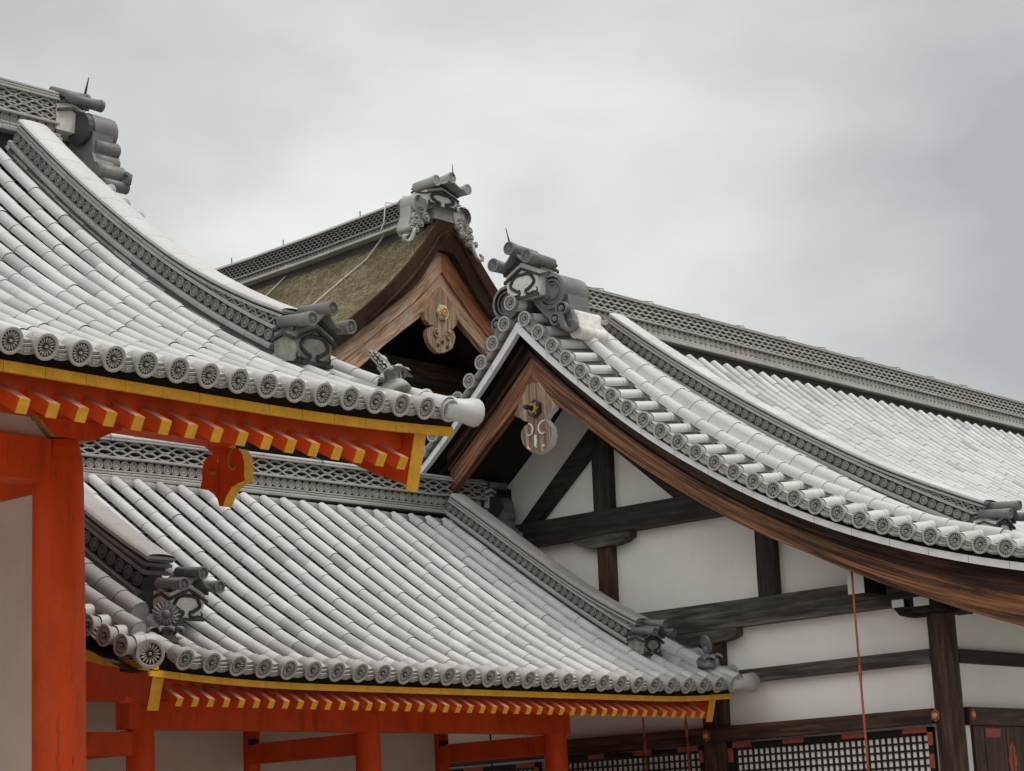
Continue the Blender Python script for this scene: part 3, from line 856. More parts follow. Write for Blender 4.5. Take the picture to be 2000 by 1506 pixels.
# ornament at the foot of the descending ridge
dA = 3.44
oA = RA.P(KA, dA, .03); TA = (RA.T(dA, -1) + V((0, -.25, .30))).normalized(); NA_ = (RA.N(dA, -1) - TA * RA.N(dA, -1).dot(TA)).normalized()
ridge_end('ridge_end_ornament', ra_obj, oA + TA * .12, NA_.cross(TA), NA_, TA, .37, .34, .22, 'tile_dark', 'oni_lichen')
# flower on the corner
flower_ornament(ra_obj, RA.P(10.50, 4.10, .06), V((.30, -.72, .62)), EZ, .95, 'ridge_tile')
# eave boards
def zA(x): return 4.405 + (.06 * max(0, 1 - (10.8 - x) / 1.9) ** 2)
def strip(parent, name, mat, x0, x1, y0, y1, zf, z0, z1, n=14, gap=.0, label=None):
    mb = MB()
    for i in range(n):
        a, b = x0 + (x1 - x0) * i / n + gap / 2, x0 + (x1 - x0) * (i + 1) / n - gap / 2
        p = [V((x, y, zf(x) + z)) for x in (a, b) for y in (y0, y1) for z in (z0, z1)]
        ids = [mb.vert(q, 1.0) for q in p]; tn = jt(.06)
        for k in range(-8, 0): mb.t[k] = tn
        for f in ((0, 1, 3, 2), (4, 6, 7, 5), (0, 4, 5, 1), (2, 3, 7, 6), (0, 2, 6, 4), (1, 5, 7, 3)): mb.face([ids[k] for k in f], False)
    return mb.build(name, mat, parent, label)
strip(ra_obj, 'eave_trim', 'yellow', 2.4, 10.80, 9.62, 9.645, zA, -.064, 0, 29, .004)
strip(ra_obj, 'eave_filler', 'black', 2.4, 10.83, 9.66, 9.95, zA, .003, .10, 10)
strip(ra_obj, 'eave_board', 'vermilion', 2.4, 10.46, 9.80, 9.84, zA, -.143, -.013, 18)
mbs = MB(); sheet(mbs, RA, 2.4, 10.46, -1, .1, 4.20, -.225, nx=2)
sheet(mbs, RA, 2.4, 10.46, 1, .1, 4.25, -.245, nx=2); mbs.build('soffit', 'vermilion', ra_obj)
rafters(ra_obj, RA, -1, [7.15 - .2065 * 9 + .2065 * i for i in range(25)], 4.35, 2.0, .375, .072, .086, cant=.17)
# gable boards: near end of the right-hand gable with its yellow end grain
bt = lerp_tab([(0, .30), (4.35, .145)]); bb = lerp_tab([(0, .75), (2.4, .62), (4.35, .545)])
for sg in (-1, 1):
    mb = MB(); along(mb, RA, sg, 10.475, 10.585, bt, bb, 0.0, 4.265, 30, cut=.105)
    if sg < 0: end_coat(mb, RA, 10.472, 10.588, 4.265, bt, bb, .105)
    mb.build('gable_board', ['vermilion', 'yellow'], A)
# carved pendant under the right-hand gable
pend = [(11.861, 4.78), (11.835, 4.643), (11.768, 4.590), (11.735, 4.592), (11.76, 4.560), (11.795, 4.567), (11.844, 4.532), (11.866, 4.48), (11.869, 4.396), (11.894, 4.33), (11.802, 4.307), (11.742, 4.271), (11.703, 4.224), (11.684, 4.171), (11.644, 4.161), (11.608, 4.229), (11.546, 4.289), (11.478, 4.311), (11.399, 4.32), (11.407, 4.355), (11.404, 4.455), (11.425, 4.527), (11.464, 4.57), (11.54, 4.585), (11.591, 4.60), (11.60, 4.78)]
mb = MB(); mb.prism([V((10.475, y, z)) for y, z in pend], EX * .09, 0, 1, 1, ulen=EZ)
pob = mb.build('gable_pendant', ['vermilion', 'yellow'], A, 'carved red pendant with yellow edges')
mb = MB()
for L_, r_ in (([(11.52, 4.578), (11.557, 4.551), (11.572, 4.508), (11.57, 4.47), (11.554, 4.443), (11.524, 4.429), (11.491, 4.428)], .017),
               ([(11.716, 4.569), (11.689, 4.553), (11.686, 4.525), (11.691, 4.498)], .009), ([(11.787, 4.448), (11.754, 4.431), (11.719, 4.433)], .018)):
    mb.tube([V((10.476, y, z)) for y, z in L_], [r_ * (.45 + .55 * (i + 1) / len(L_)) for i in range(len(L_))], 7)
mb.build('scroll', 'ochre', pob)
# purlin, bracket, column, beams, walls
one_box('purlin', 'vermilion', A, 2.4, 10.47, 11.47, 11.67, 4.60, 5.06, axis=0)
mb = MB()
bk = [(8.66, 4.60), (8.67, 4.575), (8.70, 4.570), (8.715, 4.545), (8.755, 4.51), (8.80, 4.47), (9.05, 4.462), (9.15, 4.48), (9.25, 4.53), (9.34, 4.565), (9.38, 4.573), (9.39, 4.60)]
mb.prism([V((x, 11.46, z)) for x, z in bk], EY * .22, 0, 1, 1, ulen=EX)
mb.build('bracket', ['vermilion', 'ochre'], A)
mb = MB(); prof = [(.176, 0), (.178, 2.0), (.177, 3.4), (.173, 4.10), (.166, 4.30), (.152, 4.40), (.136, 4.455), (.0005, 4.46)]
mb.disc_stack(Matrix.Translation((8.914, 11.57, 0)), prof, 36)
mb.build('column', 'vermilion', A)
one_box('tie_beam', 'vermilion', A, 2.4, 8.78, 11.47, 11.67, 4.155, 4.45, axis=0)
one_box('tie_beam', 'vermilion', A, 8.82, 9.01, 11.72, 16.2, 4.12, 4.42, axis=1)
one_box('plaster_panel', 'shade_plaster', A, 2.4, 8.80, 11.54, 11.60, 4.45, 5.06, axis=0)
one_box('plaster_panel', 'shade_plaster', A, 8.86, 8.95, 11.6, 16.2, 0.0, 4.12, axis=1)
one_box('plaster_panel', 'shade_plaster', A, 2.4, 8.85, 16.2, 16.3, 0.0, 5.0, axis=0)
mb = MB(); mb.disc_stack(Matrix.Translation((8.914, 16.3, 0)), prof, 24); mb.build('column', 'vermilion', A)
one_box('purlin', 'vermilion', A, 2.4, 10.47, 16.25, 16.42, 4.60, 5.06, axis=0)

# ================================================================== B: the lower vermilion gallery
RB = Roof(17.2, (0.01164148, -0.03497143, -0.68882471, 5.65465142), 3.75, 11.2, 19.7, .2935, .072, (.085, .055, 1.8))
B = thing('gallery', (15.8, 17.2, 0), 'lower vermilion gallery with long grey tiled roof, in front of the white hall', 'gallery')
xb = [11.645 + .2935 * i for i in range(28)]
KB, KBL = 18.95, 12.06
mb = MB()
roof_rows(mb, mb, RB, xb, -1, .33, 3.75, .275)
sheet(mb, RB, 11.05, 19.8, 1, 0, 3.75, 0.0, mi=1); sheet(mb, RB, 11.1, 19.8, -1, 0, 3.66, -.172, mi=1)
rb_obj = finish_roof(mb, B)
eave_line(rb_obj, RB, xb, -1, 3.75, 1.0)
# short half-round pieces tucked in between the rows under the ridge
fm = MB(); fm.tube([-EX * .075, EX * .075], .062, 10, 0, .7); fme = fm.mesh('ridge_filler', 'ridge_tile')
for x in xb: link('ridge_filler', fme, rb_obj, Matrix.Translation(RB.P(x + RB.p / 2, .33, -.01)))
vm = MB(); dl = RB.arc(.05, 3.60, .245)
verge(rb_obj, vm, vm, RB, -1, 11.10, -1, dl, .33, 1.0, True, 3.3, tilt=.12)
slope_roll(vm, RB, -1, 11.38, .10, .085, .1, 3.45, .28, tone=.68)
slope_roll(vm, RB, -1, 11.70, .12, .105, .1, 3.06, .28, tone=.62)  # both rolls toned down, the shade on them put into the tint
vm.build('verge_row', 'tile', rb_obj); vm = MB()
verge(rb_obj, vm, vm, RB, -1, 19.98, 1, RB.arc(3.0, 3.72, .29), .34, 1.0, False)
slope_roll(vm, RB, -1, 19.62, .03, .088, .16, 3.76, .28)
vm.tube([RB.P(19.55, 3.70, .0), RB.P(19.82, 3.72, .0), RB.P(19.97, 3.73, -.005)], [.085, .09, .112], 14)
vm.build('verge_row', 'tile', rb_obj)
# large corner tile of the left gable
Zc = V((-.45, -.87, -.08)).normalized(); Yc = (EZ - Zc * EZ.dot(Zc)).normalized()
link('eave_tile', flower_disc(1.0, 1.28), rb_obj, fr(V((11.29, 13.46, 3.275)), Yc.cross(Zc), Yc, Zc), 'larger flower tile on the left corner of the eave')
mb = MB(); mb.tube([V((11.29, 13.46, 3.275)) - Zc * .02, V((11.36, 13.62, 3.30)), RB.P(11.42, 3.3, .04)], [.108, .105, .09], 12); mb.build('corner_roll', 'tile', rb_obj)
down_ridge(rb_obj, RB, -1, KB, .18, 2.86, .135, .92, -1, .01, .05, 'ridge_tile')
down_ridge(rb_obj, RB, -1, KBL, 0.18, 2.72, .145, 1.3, -1, .07, .03, 'ridge_tile', skin='tile_dark')  # dark skin: ambient shade on the left side put into the tile colour
def zrB(x): return lerp_tab([(11, 5.44), (13.5, 5.466), (14.3, 5.490), (18.9, 5.555), (20, 5.59)])(x)
def fnB(s): return V((11.2 + s, 17.2, zrB(11.2 + s))), EZ, EY
LB = 8.46
r = MB()
slab_layer(r, fnB, LB, -.25, .46, .15, 8.46, 0, .10)
slab_layer(r, fnB, LB, .0, .044, .285, .31, .003, 1.0); slab_layer(r, fnB, LB, .062, .085, .225, .31, .003, .95); slab_layer(r, fnB, LB, 0.094, .112, .215, .31, .003, .9)
circle_row(r, fnB, LB, .170, -1, .178, .054, .113, .95)
slab_layer(r, fnB, LB, .228, .256, .215, .31, .003, .98)
wave_rows(r, fnB, LB, .258, .418, 2, -1, .195, .40, .022, 'leaf', .9)
slab_layer(r, fnB, LB, .420, .442, .22, .31, .003, .98); slab_layer(r, fnB, LB, .450, .468, .205, .31, .003, .9)
cap_layer(r, fnB, LB, .468, .045, .17)
# wires that tie the ridge cap down
for s in (2.55, 5.6): r.tube([fnB(s)[0] + V((0, -.21, .40)), fnB(s)[0] + V((.01, -.225, .47)), fnB(s)[0] + V((0, -.10, .53)), fnB(s)[0] + V((0, .1, .53))], .006, 5, 0, .35)
r.build('main_ridge', 'ridge_tile', rb_obj)
finB = dict(arc=(.20, .01, .14), rolls=[(.27, -.11, .068, .95), (.25, -.21, .072, .95), (.31, -.31, .07, 1.05), (.36, -.40, .045, 1.0)],
            web=[(.05, .10), (.20, .13), (.33, .0), (.31, -.17), (.36, -.3), (.28, -.40), (.14, -.32), (.02, -.2)],
            foot=[(.30, -.31), (.36, -.37), (.43, -.39), (.44, -.34), (.40, -.32)])
ridge_end('ridge_end_ornament', rb_obj, V((19.86, 17.2, 5.72)), EY, EZ, EX, .36, .36, .20, 'tile_dark', 'oni_plaster',
          lambda ob, F, w, h, dep: scroll_fins(ob, F, w, h, .2, 'tile_dark', finB, zoff=.13))
for kx, dd, body, hh in ((KB, 3.02, 'oni_lichen', .03), (KBL + .08, 3.06, 'oni_plaster', .12)):
    T_ = (RB.T(dd, -1) + V((0, -.3, .30))).normalized(); N_ = (RB.N(dd, -1) - T_ * RB.N(dd, -1).dot(T_)).normalized()
    ridge_end('ridge_end_ornament', rb_obj, RB.P(kx, dd, hh) + T_ * .08, N_.cross(T_), N_, T_, 0.34 if kx > 15 else .40, .31 if kx > 15 else .36, .22, 'tile_dark', body)
flower_ornament(rb_obj, RB.P(11.78, 3.36, .0), V((-.50, -.85, .1)), EZ, .9, 'tile_dark')
flower_ornament(rb_obj, RB.P(19.58, 3.42, .06), V((.85, -.4, .2)), EZ, .95)
def zB(x): return 3.085 + .075 * max(0, 1 - (x - 11.36) / 1.9) ** 2 + .06 * max(0, 1 - (19.72 - x) / 1.5) ** 2
strip(rb_obj, 'eave_trim', 'yellow', 11.37, 19.70, 13.57, 13.595, zB, -.050, .006, 26, .003)
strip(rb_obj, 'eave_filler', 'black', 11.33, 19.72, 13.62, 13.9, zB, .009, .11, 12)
strip(rb_obj, 'eave_board', 'vermilion', 11.55, 19.42, 13.78, 13.81, zB, -.092, -.028, 12)
mbs = MB(); sheet(mbs, RB, 11.5, 19.45, -1, .1, 3.55, -.225, nx=2); sheet(mbs, RB, 11.5, 19.45, 1, .1, 3.55, -.225, nx=2); mbs.build('soffit', 'vermilion', rb_obj)
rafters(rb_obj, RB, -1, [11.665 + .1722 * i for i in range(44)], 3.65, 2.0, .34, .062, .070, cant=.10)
bt = lerp_tab([(0, .26), (3.6, .135)]); bb = lerp_tab([(0, .72), (2.2, .54), (3.6, .435)])
for xf, x2 in ((11.46, 11.57), (19.36, 19.47)):
    for sg in (-1, 1):
        b2 = bb if xf > 15 else lerp_tab([(0, 1.05), (1.5, .90), (2.9, .575), (3.6, .432)])
        mb = MB(); along(mb, RB, sg, xf, x2, bt, b2, 0.0, 3.575, 24, cut=.085)
        if sg < 0: end_coat(mb, RB, xf - .004, x2 + .004, 3.575, bt, b2, .085)
        mb.build('gable_board', ['vermilion', 'yellow'], B)
# yellow trim running up the left gable
for sg in (-1, 1):
    mb = MB()
    dv = [0.0 + 3.63 * i / 9 for i in range(10)]
    for a, b in zip(dv[:-1], dv[1:]):
        along(mb, RB, sg, 11.30, 11.47, lambda d: .085 + .29 * max(0, 3.66 - max(d, 1.5)), lambda d: .160 + .31 * max(0, 3.66 - max(d, 1.5)), a + .004, b, 4)
    mb.build('gable_trim', 'yellow', B)
    mb = MB(); along(mb, RB, sg, 11.34, 11.6, lambda d: .06, lambda d: .083 + .29 * max(0, 3.66 - max(d, 1.5)), 0, 3.2, 16); mb.build('gable_filler', 'black', B)
# kneeler bracket behind the left gable board
mb = MB(); mb.prism([V((11.75, y, z)) for y, z in ((15.4, 3.28), (14.55, 3.02), (14.42, 2.96), (14.35, 2.98), (14.30, 3.10), (15.4, 3.5))], EX * .12, 0, 1, 0, ulen=EY); mb.build('gable_bracket', ['vermilion', 'ochre'], B)
# posts, beams, walls
PX = (12.81, 15.80, 18.83)
for x in PX:
    mb = MB(); mb.disc_stack(Matrix.Translation((x, 15.43, 0)), [(.131, 0), (.133, 1.6), (.131, 2.8), (.125, 3.0), (.112, 3.06), (.0005, 3.07)], 24)
    mb.build('post', 'vermilion', B)
    mb = MB(); wbox(mb, x - .085, x + .085, 17.14, 17.30, 0, 5.0, axis=2); mb.build('post', 'vermilion', B)
    one_box('cross_beam', 'vermilion', B, x - .075, x + .075, 15.5, 17.14, 2.60, 2.815, axis=1)
    one_box('peg', 'black', B, x - .10, x - .03, 17.04, 17.12, 2.80, 2.86, axis=1)
one_box('purlin', 'vermilion', B, 11.6, 19.36, 15.36, 15.52, 3.07, 3.42, axis=0)
mb = MB(); wbox(mb, 12.6, 18.99, 15.33, 15.52, 2.82, 3.075, axis=0); mb.build('tie_beam', 'vermilion', B)
mb = MB(); wbox(mb, 11.9, 12.75, 15.38, 15.48, 2.58, 2.79, axis=0); mb.build('tie_beam', 'vermilion', B)
for x0, x1 in ((9.5, 12.70), (12.92, 15.69), (15.91, 18.72)):
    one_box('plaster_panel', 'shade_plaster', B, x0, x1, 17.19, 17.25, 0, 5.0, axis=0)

# ================================================================== C: the white-walled palace hall
RC = Roof(15.65, (-.0036, .103, -1.093, 7.849), 6.2, 18.7, 60, .28, .066)
RK = Roof(15.65, (-.00131, .04172, -.82856, 7.74798), 6.2, 18.7, 60, .28, .074)
RI = Roof(15.65, (-.00131, .04172, -.82856, 7.74798), 6.2, 18.7, 60, .28, .074)
RI.bump = (.15, .45)        # the roof field steepens just under the ridge
C = thing('palace_hall', (20.225, 15.65, 0), 'white plastered hall with dark timber frame under a tall tiled gable, at the right', 'hall')
mb = MB()
xc = [20.46 + .28 * i for i in range(62)]
roof_rows(mb, mb, RI, xc, -1, .26, 6.15, .29)
sheet(mb, RI, 20.0, 38.0, -1, 0, 6.2, -.175, mi=1); sheet(mb, RC, 18.95, 20.3, -1, 0, 6.2, -.09, mi=1, nx=3)
sheet(mb, RC, 18.95, 20.3, 1, 0, 6.4, -.09, mi=1, nx=3); sheet(mb, RC, 20.3, 38.0, 1, 0, 6.4, -.05, mi=1)
rc_obj = finish_roof(mb, C)
eave_line(rc_obj, RI, xc[:30], -1, 6.15, 1.0)
vm = MB()
dv = [-.03]; d = -.03
while d < 6.05:
    d += .2805 / math.sqrt(1 + RC.dz(max(d, 0)) ** 2); dv.append(d)
verge(rc_obj, vm, vm, RC, -1, 18.725, -1, dv[1:], .64, 1.0, tilt=.17)
verge(rc_obj, vm, vm, RC, 1, 18.725, -1, [x for x in dv[1:20]], .50, 1.0)
Zv = -EX
link('verge_tile', flower_disc(1.0), rc_obj, fr(V((18.70, 15.675, 7.905)), EZ.cross(Zv), EZ, Zv), 'flower tile at the very top of the gable')
vm.tube([V((18.79, 15.675, 7.905)), V((19.3, 15.675, 7.93))], .083, 12)
vm.build('verge_row', 'tile', rc_obj)
G = lambda d: max(0.0, (RK.z(d) - RC.z(d)) * .84)
vm = MB()
class RG:            # the gable shoulder: heights measured from the edge tiles, swelling towards the roof field
    pass
def shoulder_roll(mb, R, sg, x, hf, r, d0, d1, step, flank=None, tone=1.0):
    ds = R.arc(d0, d1, step)
    for a, b in zip(ds[:-1], ds[1:]):
        t = tone * jt(.06)
        half_tube(mb, R.P(x, a - .010, hf(a), sg), R.P(x, b, hf(b) + .004, sg), EX, R.N(a, sg), R.N(b, sg), r * .955, r, 10, t, True, 1.75)
        if flank:
            x2, h2 = flank
            rows = [[R.P(x - r * .93, q, hf(q) + r * .42, sg), R.P(x - r * 1.15, q, hf(q) - r * .2, sg), R.P(x2, q, h2(q), sg)] for q in (a + .004, b - .002)]
            mb.grid(rows, True, 0, t)
tp_ = lambda d: max(0.0, min(1.0, (d - 3.0) / 2.2))
h1 = lambda d: .165 - .06 * tp_(d)
shoulder_roll(vm, RC, -1, 19.27, h1, .088, .02, 5.75, .31, tone=.98)
shoulder_roll(vm, RC, -1, 19.66, lambda d: .15 + .52 * G(d) - .11 * tp_(d), .115, .15, 5.65, .31, (19.34, lambda d: .085 - .04 * tp_(d)), 1.02)
shoulder_roll(vm, RC, -1, 19.90, lambda d: .13 + .72 * G(d) - .10 * tp_(d), .078, .15, 5.6, .31, (19.70, lambda d: .10 + .7 * G(d)), 1.0)
vr = MB(); shoulder_roll(vr, RC, 1, 19.27, h1, .088, .02, 5.0, .31); vr.build('verge_shoulder', 'tile', rc_obj)
# end stop where the shoulder meets the eave corner
vm.tube([RC.P(19.27, 5.70, .10), RC.P(19.34, 5.95, .08), RC.P(19.30, 6.12, .06)], [.09, .095, .10], 12)
vm.tube([RC.P(19.66, 5.60, .05), RC.P(19.70, 6.0, .04), RC.P(19.66, 6.2, .03)], [.115, .115, .11], 12)
vm.build('verge_shoulder', 'tile', rc_obj)
down_ridge(rc_obj, RK, -1, 20.15, .22, 5.02, .155, 1.0, -1, .08, .07, 'tile', .70)
def fnC(s): return V((19.28 + s, 15.62, 7.795)), EZ, EY
LC = 18.6
r = MB()
slab_layer(r, fnC, LC, -.35, .45, .13, 18.6, 0, .10)
slab_layer(r, fnC, LC, .0, .050, .225, .34, .003, 1.05); slab_layer(r, fnC, LC, .056, .082, .205, .34, .003, 1.0)
circle_row(r, fnC, 13.5, .140, -1, .165, .053, .115, 1.05)
slab_layer(r, fnC, LC, .200, .226, .20, .34, .003, 1.02)
wave_rows(r, fnC, 13.5, .228, .430, 4, -1, .180, .142, .024, 'wave', 1.0)
slab_layer(r, fnC, LC, .432, .452, .20, .34, .003, 1.0); slab_layer(r, fnC, LC, .458, .474, .19, .34, .003, .95)
cap_layer(r, fnC, LC, .474, .042, .15)
for k in range(10):
    s = .95 + 1.02 * k
    r.tube([fnC(s)[0] + V((-.08, .02, .515)), fnC(s)[0] + V((0, -.04, .535)), fnC(s)[0] + V((.015, -.17, .50)), fnC(s)[0] + V((.01, -.205, .42))], .006, 5, 0, .3)
r.build('main_ridge', 'ridge_tile', rc_obj)
finC = dict(arc=(.35, .02, .215), rolls=[(.50, -.22, .085, .75), (.40, -.33, .075, .25)],
            web=[(.06, .16), (.34, .20), (.55, .0), (.58, -.22), (.66, -.46), (.56, -.50), (.40, -.42), (.16, -.2), (.04, -.05)],
            foot=[(.50, -.26), (.50, -.36), (.54, -.46), (.62, -.52), (.70, -.49), (.70, -.42), (.64, -.40)], fr=.03)
ridge_end('ridge_end_ornament', rc_obj, V((18.78, 15.53, 7.955)), -EY, EZ, -EX, .51, .50, .36, 'tile_dark', 'oni_plaster',
          lambda ob, F, w, h, dep: scroll_fins(ob, F, w, h, .46, 'tile_dark', finC, zoff=-.12), True, cap_r=.078)
# plain rolls behind the right-hand fin
mb = MB()
for (y, z, rr, x1) in ((14.98, 7.66, .075, 19.45), (14.93, 7.46, .085, 19.50)):
    mb.tube([V((18.98, y, z)), V((x1 - .1, y, z)), V((x1, y, z - .005))], [rr, rr, rr * 1.12], 14)
mb.prism([V((19.0, y, z)) for y, z in ((15.05, 7.68), (14.90, 7.66), (14.86, 7.45), (15.0, 7.42))], EX * .42)
mb.build('fin_roll', 'oni_plaster', rc_obj)
dd = 5.20
T_ = (RI.T(dd, -1) + V((0, -.3, .28))).normalized(); N_ = (RI.N(dd, -1) - T_ * RI.N(dd, -1).dot(T_)).normalized()
ridge_end('ridge_end_ornament', rc_obj, RI.P(20.12, dd, .11) + T_ * .1, N_.cross(T_), N_, T_, .38, .33, .26, 'tile_dark', 'oni_plaster')
flower_ornament(rc_obj, RC.P(19.72, 5.95, .16), V((-.35, -.9, .2)), EZ, 1.1, 'ridge_tile')
# white edging under the gable tiles, in separate boards
tO, bO = lerp_tab([(0, .170), (.9, .150), (2.5, .122), (6.5, .128)]), lerp_tab([(0, .285), (.9, .222), (2.5, .178), (6.5, .192)])
for sg in (-1, 1):
    mb = MB(); n = 15
    for i in range(n):
        a, b = 6.5 * i / n, 6.5 * (i + 1) / n - .006
        along(mb, RC, sg, 18.785, 18.86, tO, lambda d: bO(d) + .014, a, b, 5)
    mb.build('verge_trim', 'white_trim', C)
    mb = MB(); along(mb, RC, sg, 18.86, 19.0, lambda d: .06, tO, 0, 6.5, 20); mb.build('verge_filler', 'black', C)
bot = lerp_tab([(0, .90), (.75, .745), (1.85, .647), (2.66, .618), (3.65, .58), (4.15, .609), (5.08, .664), (6.5, .80)])
top = lambda d: bO(d) - .004
mid = lambda d: top(d) + (bot(d) - top(d)) * .44
for sg in (-1, 1):
    d1 = 6.5 if sg < 0 else 1.38
    mb = MB(); along(mb, RC, sg, 18.985, 19.10, top, mid, 0, d1, 40); mb.build('gable_board', 'barge_shaded', C)
    mb = MB(); along(mb, RC, sg, 19.025, 19.13, lambda d: mid(d) + .002, lambda d: bot(d) - .055, 0, d1, 40); mb.build('gable_board', 'barge', C)
    mb = MB(); along(mb, RC, sg, 19.005, 19.12, lambda d: bot(d) - .054, bot, 0, d1, 40); mb.build('gable_moulding', 'barge', C)
# pendant with a black iron boss
pc = [(15.604, 6.95), (15.55, 6.95), (15.312, 6.652), (15.323, 6.602), (15.395, 6.557), (15.457, 6.497), (15.424, 6.454), (15.374, 6.383), (15.366, 6.29), (15.395, 6.195), (15.429, 6.159), (15.541, 6.114), (15.601, 6.1), (15.686, 6.130), (15.757, 6.182), (15.819, 6.255), (15.842, 6.345), (15.831, 6.412), (15.791, 6.457), (15.723, 6.481), (15.721, 6.503), (15.801, 6.534), (15.836, 6.569), (15.901, 6.597), (15.921, 6.635), (15.702, 6.95)]
mb = MB(); mb.prism([V((18.985, y, z)) for y, z in pc], EX * .10, 0, 1, 1, ulen=EZ)
pob = mb.build('gable_pendant', ['pendant', 'white_trim'], C, 'pale wooden pendant with white edges')
mb = MB()
for L_, r_ in (([(15.715, 6.485), (15.672, 6.461), (15.649, 6.417), (15.664, 6.362), (15.71, 6.335), (15.742, 6.349)], .011),
               ([(15.458, 6.482), (15.517, 6.475), (15.56, 6.436), (15.567, 6.386), (15.541, 6.342), (15.505, 6.327), (15.475, 6.342)], .011),
               ([(15.611, 6.33), (15.620, 6.298), (15.612, 6.262), (15.624, 6.208), (15.611, 6.17)], .019), ([(15.74, 6.208), (15.727, 6.183), (15.699, 6.167)], .012), ([(15.508, 6.177), (15.485, 6.19)], .018)):
    n_ = len(L_); mb.tube([V((18.982, y, z)) for y, z in L_], [r_ * (.55 + .45 * math.sin(math.pi * (i + .6) / n_)) for i in range(n_)], 7)
mb.build('scroll', 'white_trim', pob)
def boss(parent, o, Z, Y, r, mats, long=True):
    F = fr(V(o), Y.cross(Z), Y, Z); mb = MB()
    mb.prism([F @ V((r * math.cos(math.radians(60 * k + 30)), r * math.sin(math.radians(60 * k + 30)), 0)) for k in range(6)], Z * .028, 0)
    mb.prism([F @ V((r * .86 * math.cos(math.radians(60 * k + 30)), r * .86 * math.sin(math.radians(60 * k + 30)), .028)) for k in range(6)], Z * .012, 0)
    for k in range(6):
        a = math.radians(60 * k); mb.disc_stack(F @ Matrix.Translation((r * .62 * math.cos(a), r * .62 * math.sin(a), .04)), [(r * .09, 0), (r * .05, .006), (.0005, .007)], 8, 1)
    mb.disc_stack(F, [(r * .50, .03), (r * .52, .06), (r * .46, .075), (r * .34, .075), (r * .30, .045)], 20, 1)
    for k in range(16):
        a = 2 * math.pi * k / 16
        mb.tube([F @ V((r * .34 * math.cos(a), r * .34 * math.sin(a), .078)), F @ V((r * .5 * math.cos(a), r * .5 * math.sin(a), .072))], r * .05, 5, 1)
    if long: mb.tube([F @ V((0, 0, .03)), F @ V((0, 0, .13)), F @ V((0, 0, .14)), F @ V((0, 0, .20))], [r * .2, r * .2, r * .30, r * .22], 8, 0)
    else: mb.disc_stack(F, [(r * .26, .04), (r * .22, .07), (r * .1, .085), (.0005, .088)], 12, 1)
    return mb.build('boss', mats, parent)
boss(pob, (18.985, 15.60, 6.640), -EX, EZ, .112, ['iron', 'gold'])
# soffit under the gable overhang
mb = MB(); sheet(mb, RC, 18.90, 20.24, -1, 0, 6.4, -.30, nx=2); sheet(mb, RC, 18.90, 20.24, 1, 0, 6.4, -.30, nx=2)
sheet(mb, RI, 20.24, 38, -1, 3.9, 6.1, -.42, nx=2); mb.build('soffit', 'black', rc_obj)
mb = MB()
for dq in (1.5, 3.0, 4.45):
    for sg in (-1, 1):
        wbox(mb, 19.13, 20.3, 15.65 + sg * dq - .07, 15.65 + sg * dq + .07, RC.z(dq) - .62, RC.z(dq) - .42, axis=0)
wbox(mb, 19.13, 20.3, 15.56, 15.74, 6.98, 7.25, axis=0); mb.build('purlin', 'black', C)
# plastered gable wall and side wall
mb = MB(); wall = [(11.15, 0), (11.15, RC.z(4.5) - .40)]
wall = [V((20.225, 11.15, 0))] + [V((20.225, 15.65 - 4.5 + 9.0 * i / 24, RC.z(abs(-4.5 + 9.0 * i / 24)) - .36)) for i in range(25)] + [V((20.225, 20.15, 0))]
mb.prism(wall, EX * .1); mb.build('gable_wall', 'plaster', C)
one_box('side_wall', 'plaster', C, 20.33, 38, 11.13, 11.22, 0, 4.6, axis=0)
def timber(name, yz, mat, x=20.10, dep=.125, ul=None):
    mb = MB(); mb.prism([V((x, y, z)) for y, z in yz], EX * dep, ulen=ul or EY); return mb.build(name, mat, C)
timber('tie_beam', [(17.9, 5.517), (13.70, 5.512), (13.70, 5.222), (17.9, 5.21)], 'timber', 20.05, .17)
timber('strut', [(15.69, 6.56), (15.66, 6.275), (16.585, 5.519), (16.86, 5.519)], 'timber', 20.11)
timber('strut', [(15.36, 6.56), (15.405, 6.30), (14.488, 5.519), (14.10, 5.519)], 'timber', 20.11)
timber('king_post', [(15.663, 6.60), (15.405, 6.60), (15.43, 5.519), (15.68, 5.519)], 'timber', 20.095, ul=EZ)
timber('post', [(15.663, 5.21), (15.458, 5.21), (15.475, 4.232), (15.677, 4.232)], 'timber_brown', 20.10, ul=EZ)
timber('bracket', [(15.977, 5.213), (15.134, 5.217), (15.141, 5.152), (15.225, 5.107), (15.359, 5.077), (15.642, 5.07), (15.83, 5.094), (15.947, 5.137), (15.976, 5.179)], 'timber_grey', 20.06, .15)
timber('post', [(13.375, 5.23), (13.14, 5.23), (13.155, 4.234), (13.389, 4.23)], 'timber', 20.09, ul=EZ)
timber('tie_beam', [(17.5, 4.214), (12.004, 4.230), (11.168, 4.232), (11.197, 3.945), (11.668, 3.928), (17.5, 3.904)], 'timber_grey', 20.07, .155)
timber('bracket', [(14.563, 3.908), (13.705, 3.913), (13.712, 3.831), (13.805, 3.794), (14.007, 3.763), (14.405, 3.769), (14.512, 3.804), (14.56, 3.856)], 'timber_grey', 20.06, .15)
timber('post', [(14.245, 3.77), (13.95, 3.77), (13.992, 2.0), (14.29, 2.0)], 'timber_brown', 20.09, ul=EZ)
timber('rail', [(17.0, 3.423), (11.29, 3.443), (11.29, 3.296), (17.0, 3.270)], 'timber_grey', 20.115, .11)
timber('head_beam', [(19.9, 2.838), (11.30, 2.814), (11.30, 2.662), (19.9, 2.610)], 'timber_brown', 20.05, .17)
mb = MB(); n_ = 20; rows, uvs = [], []
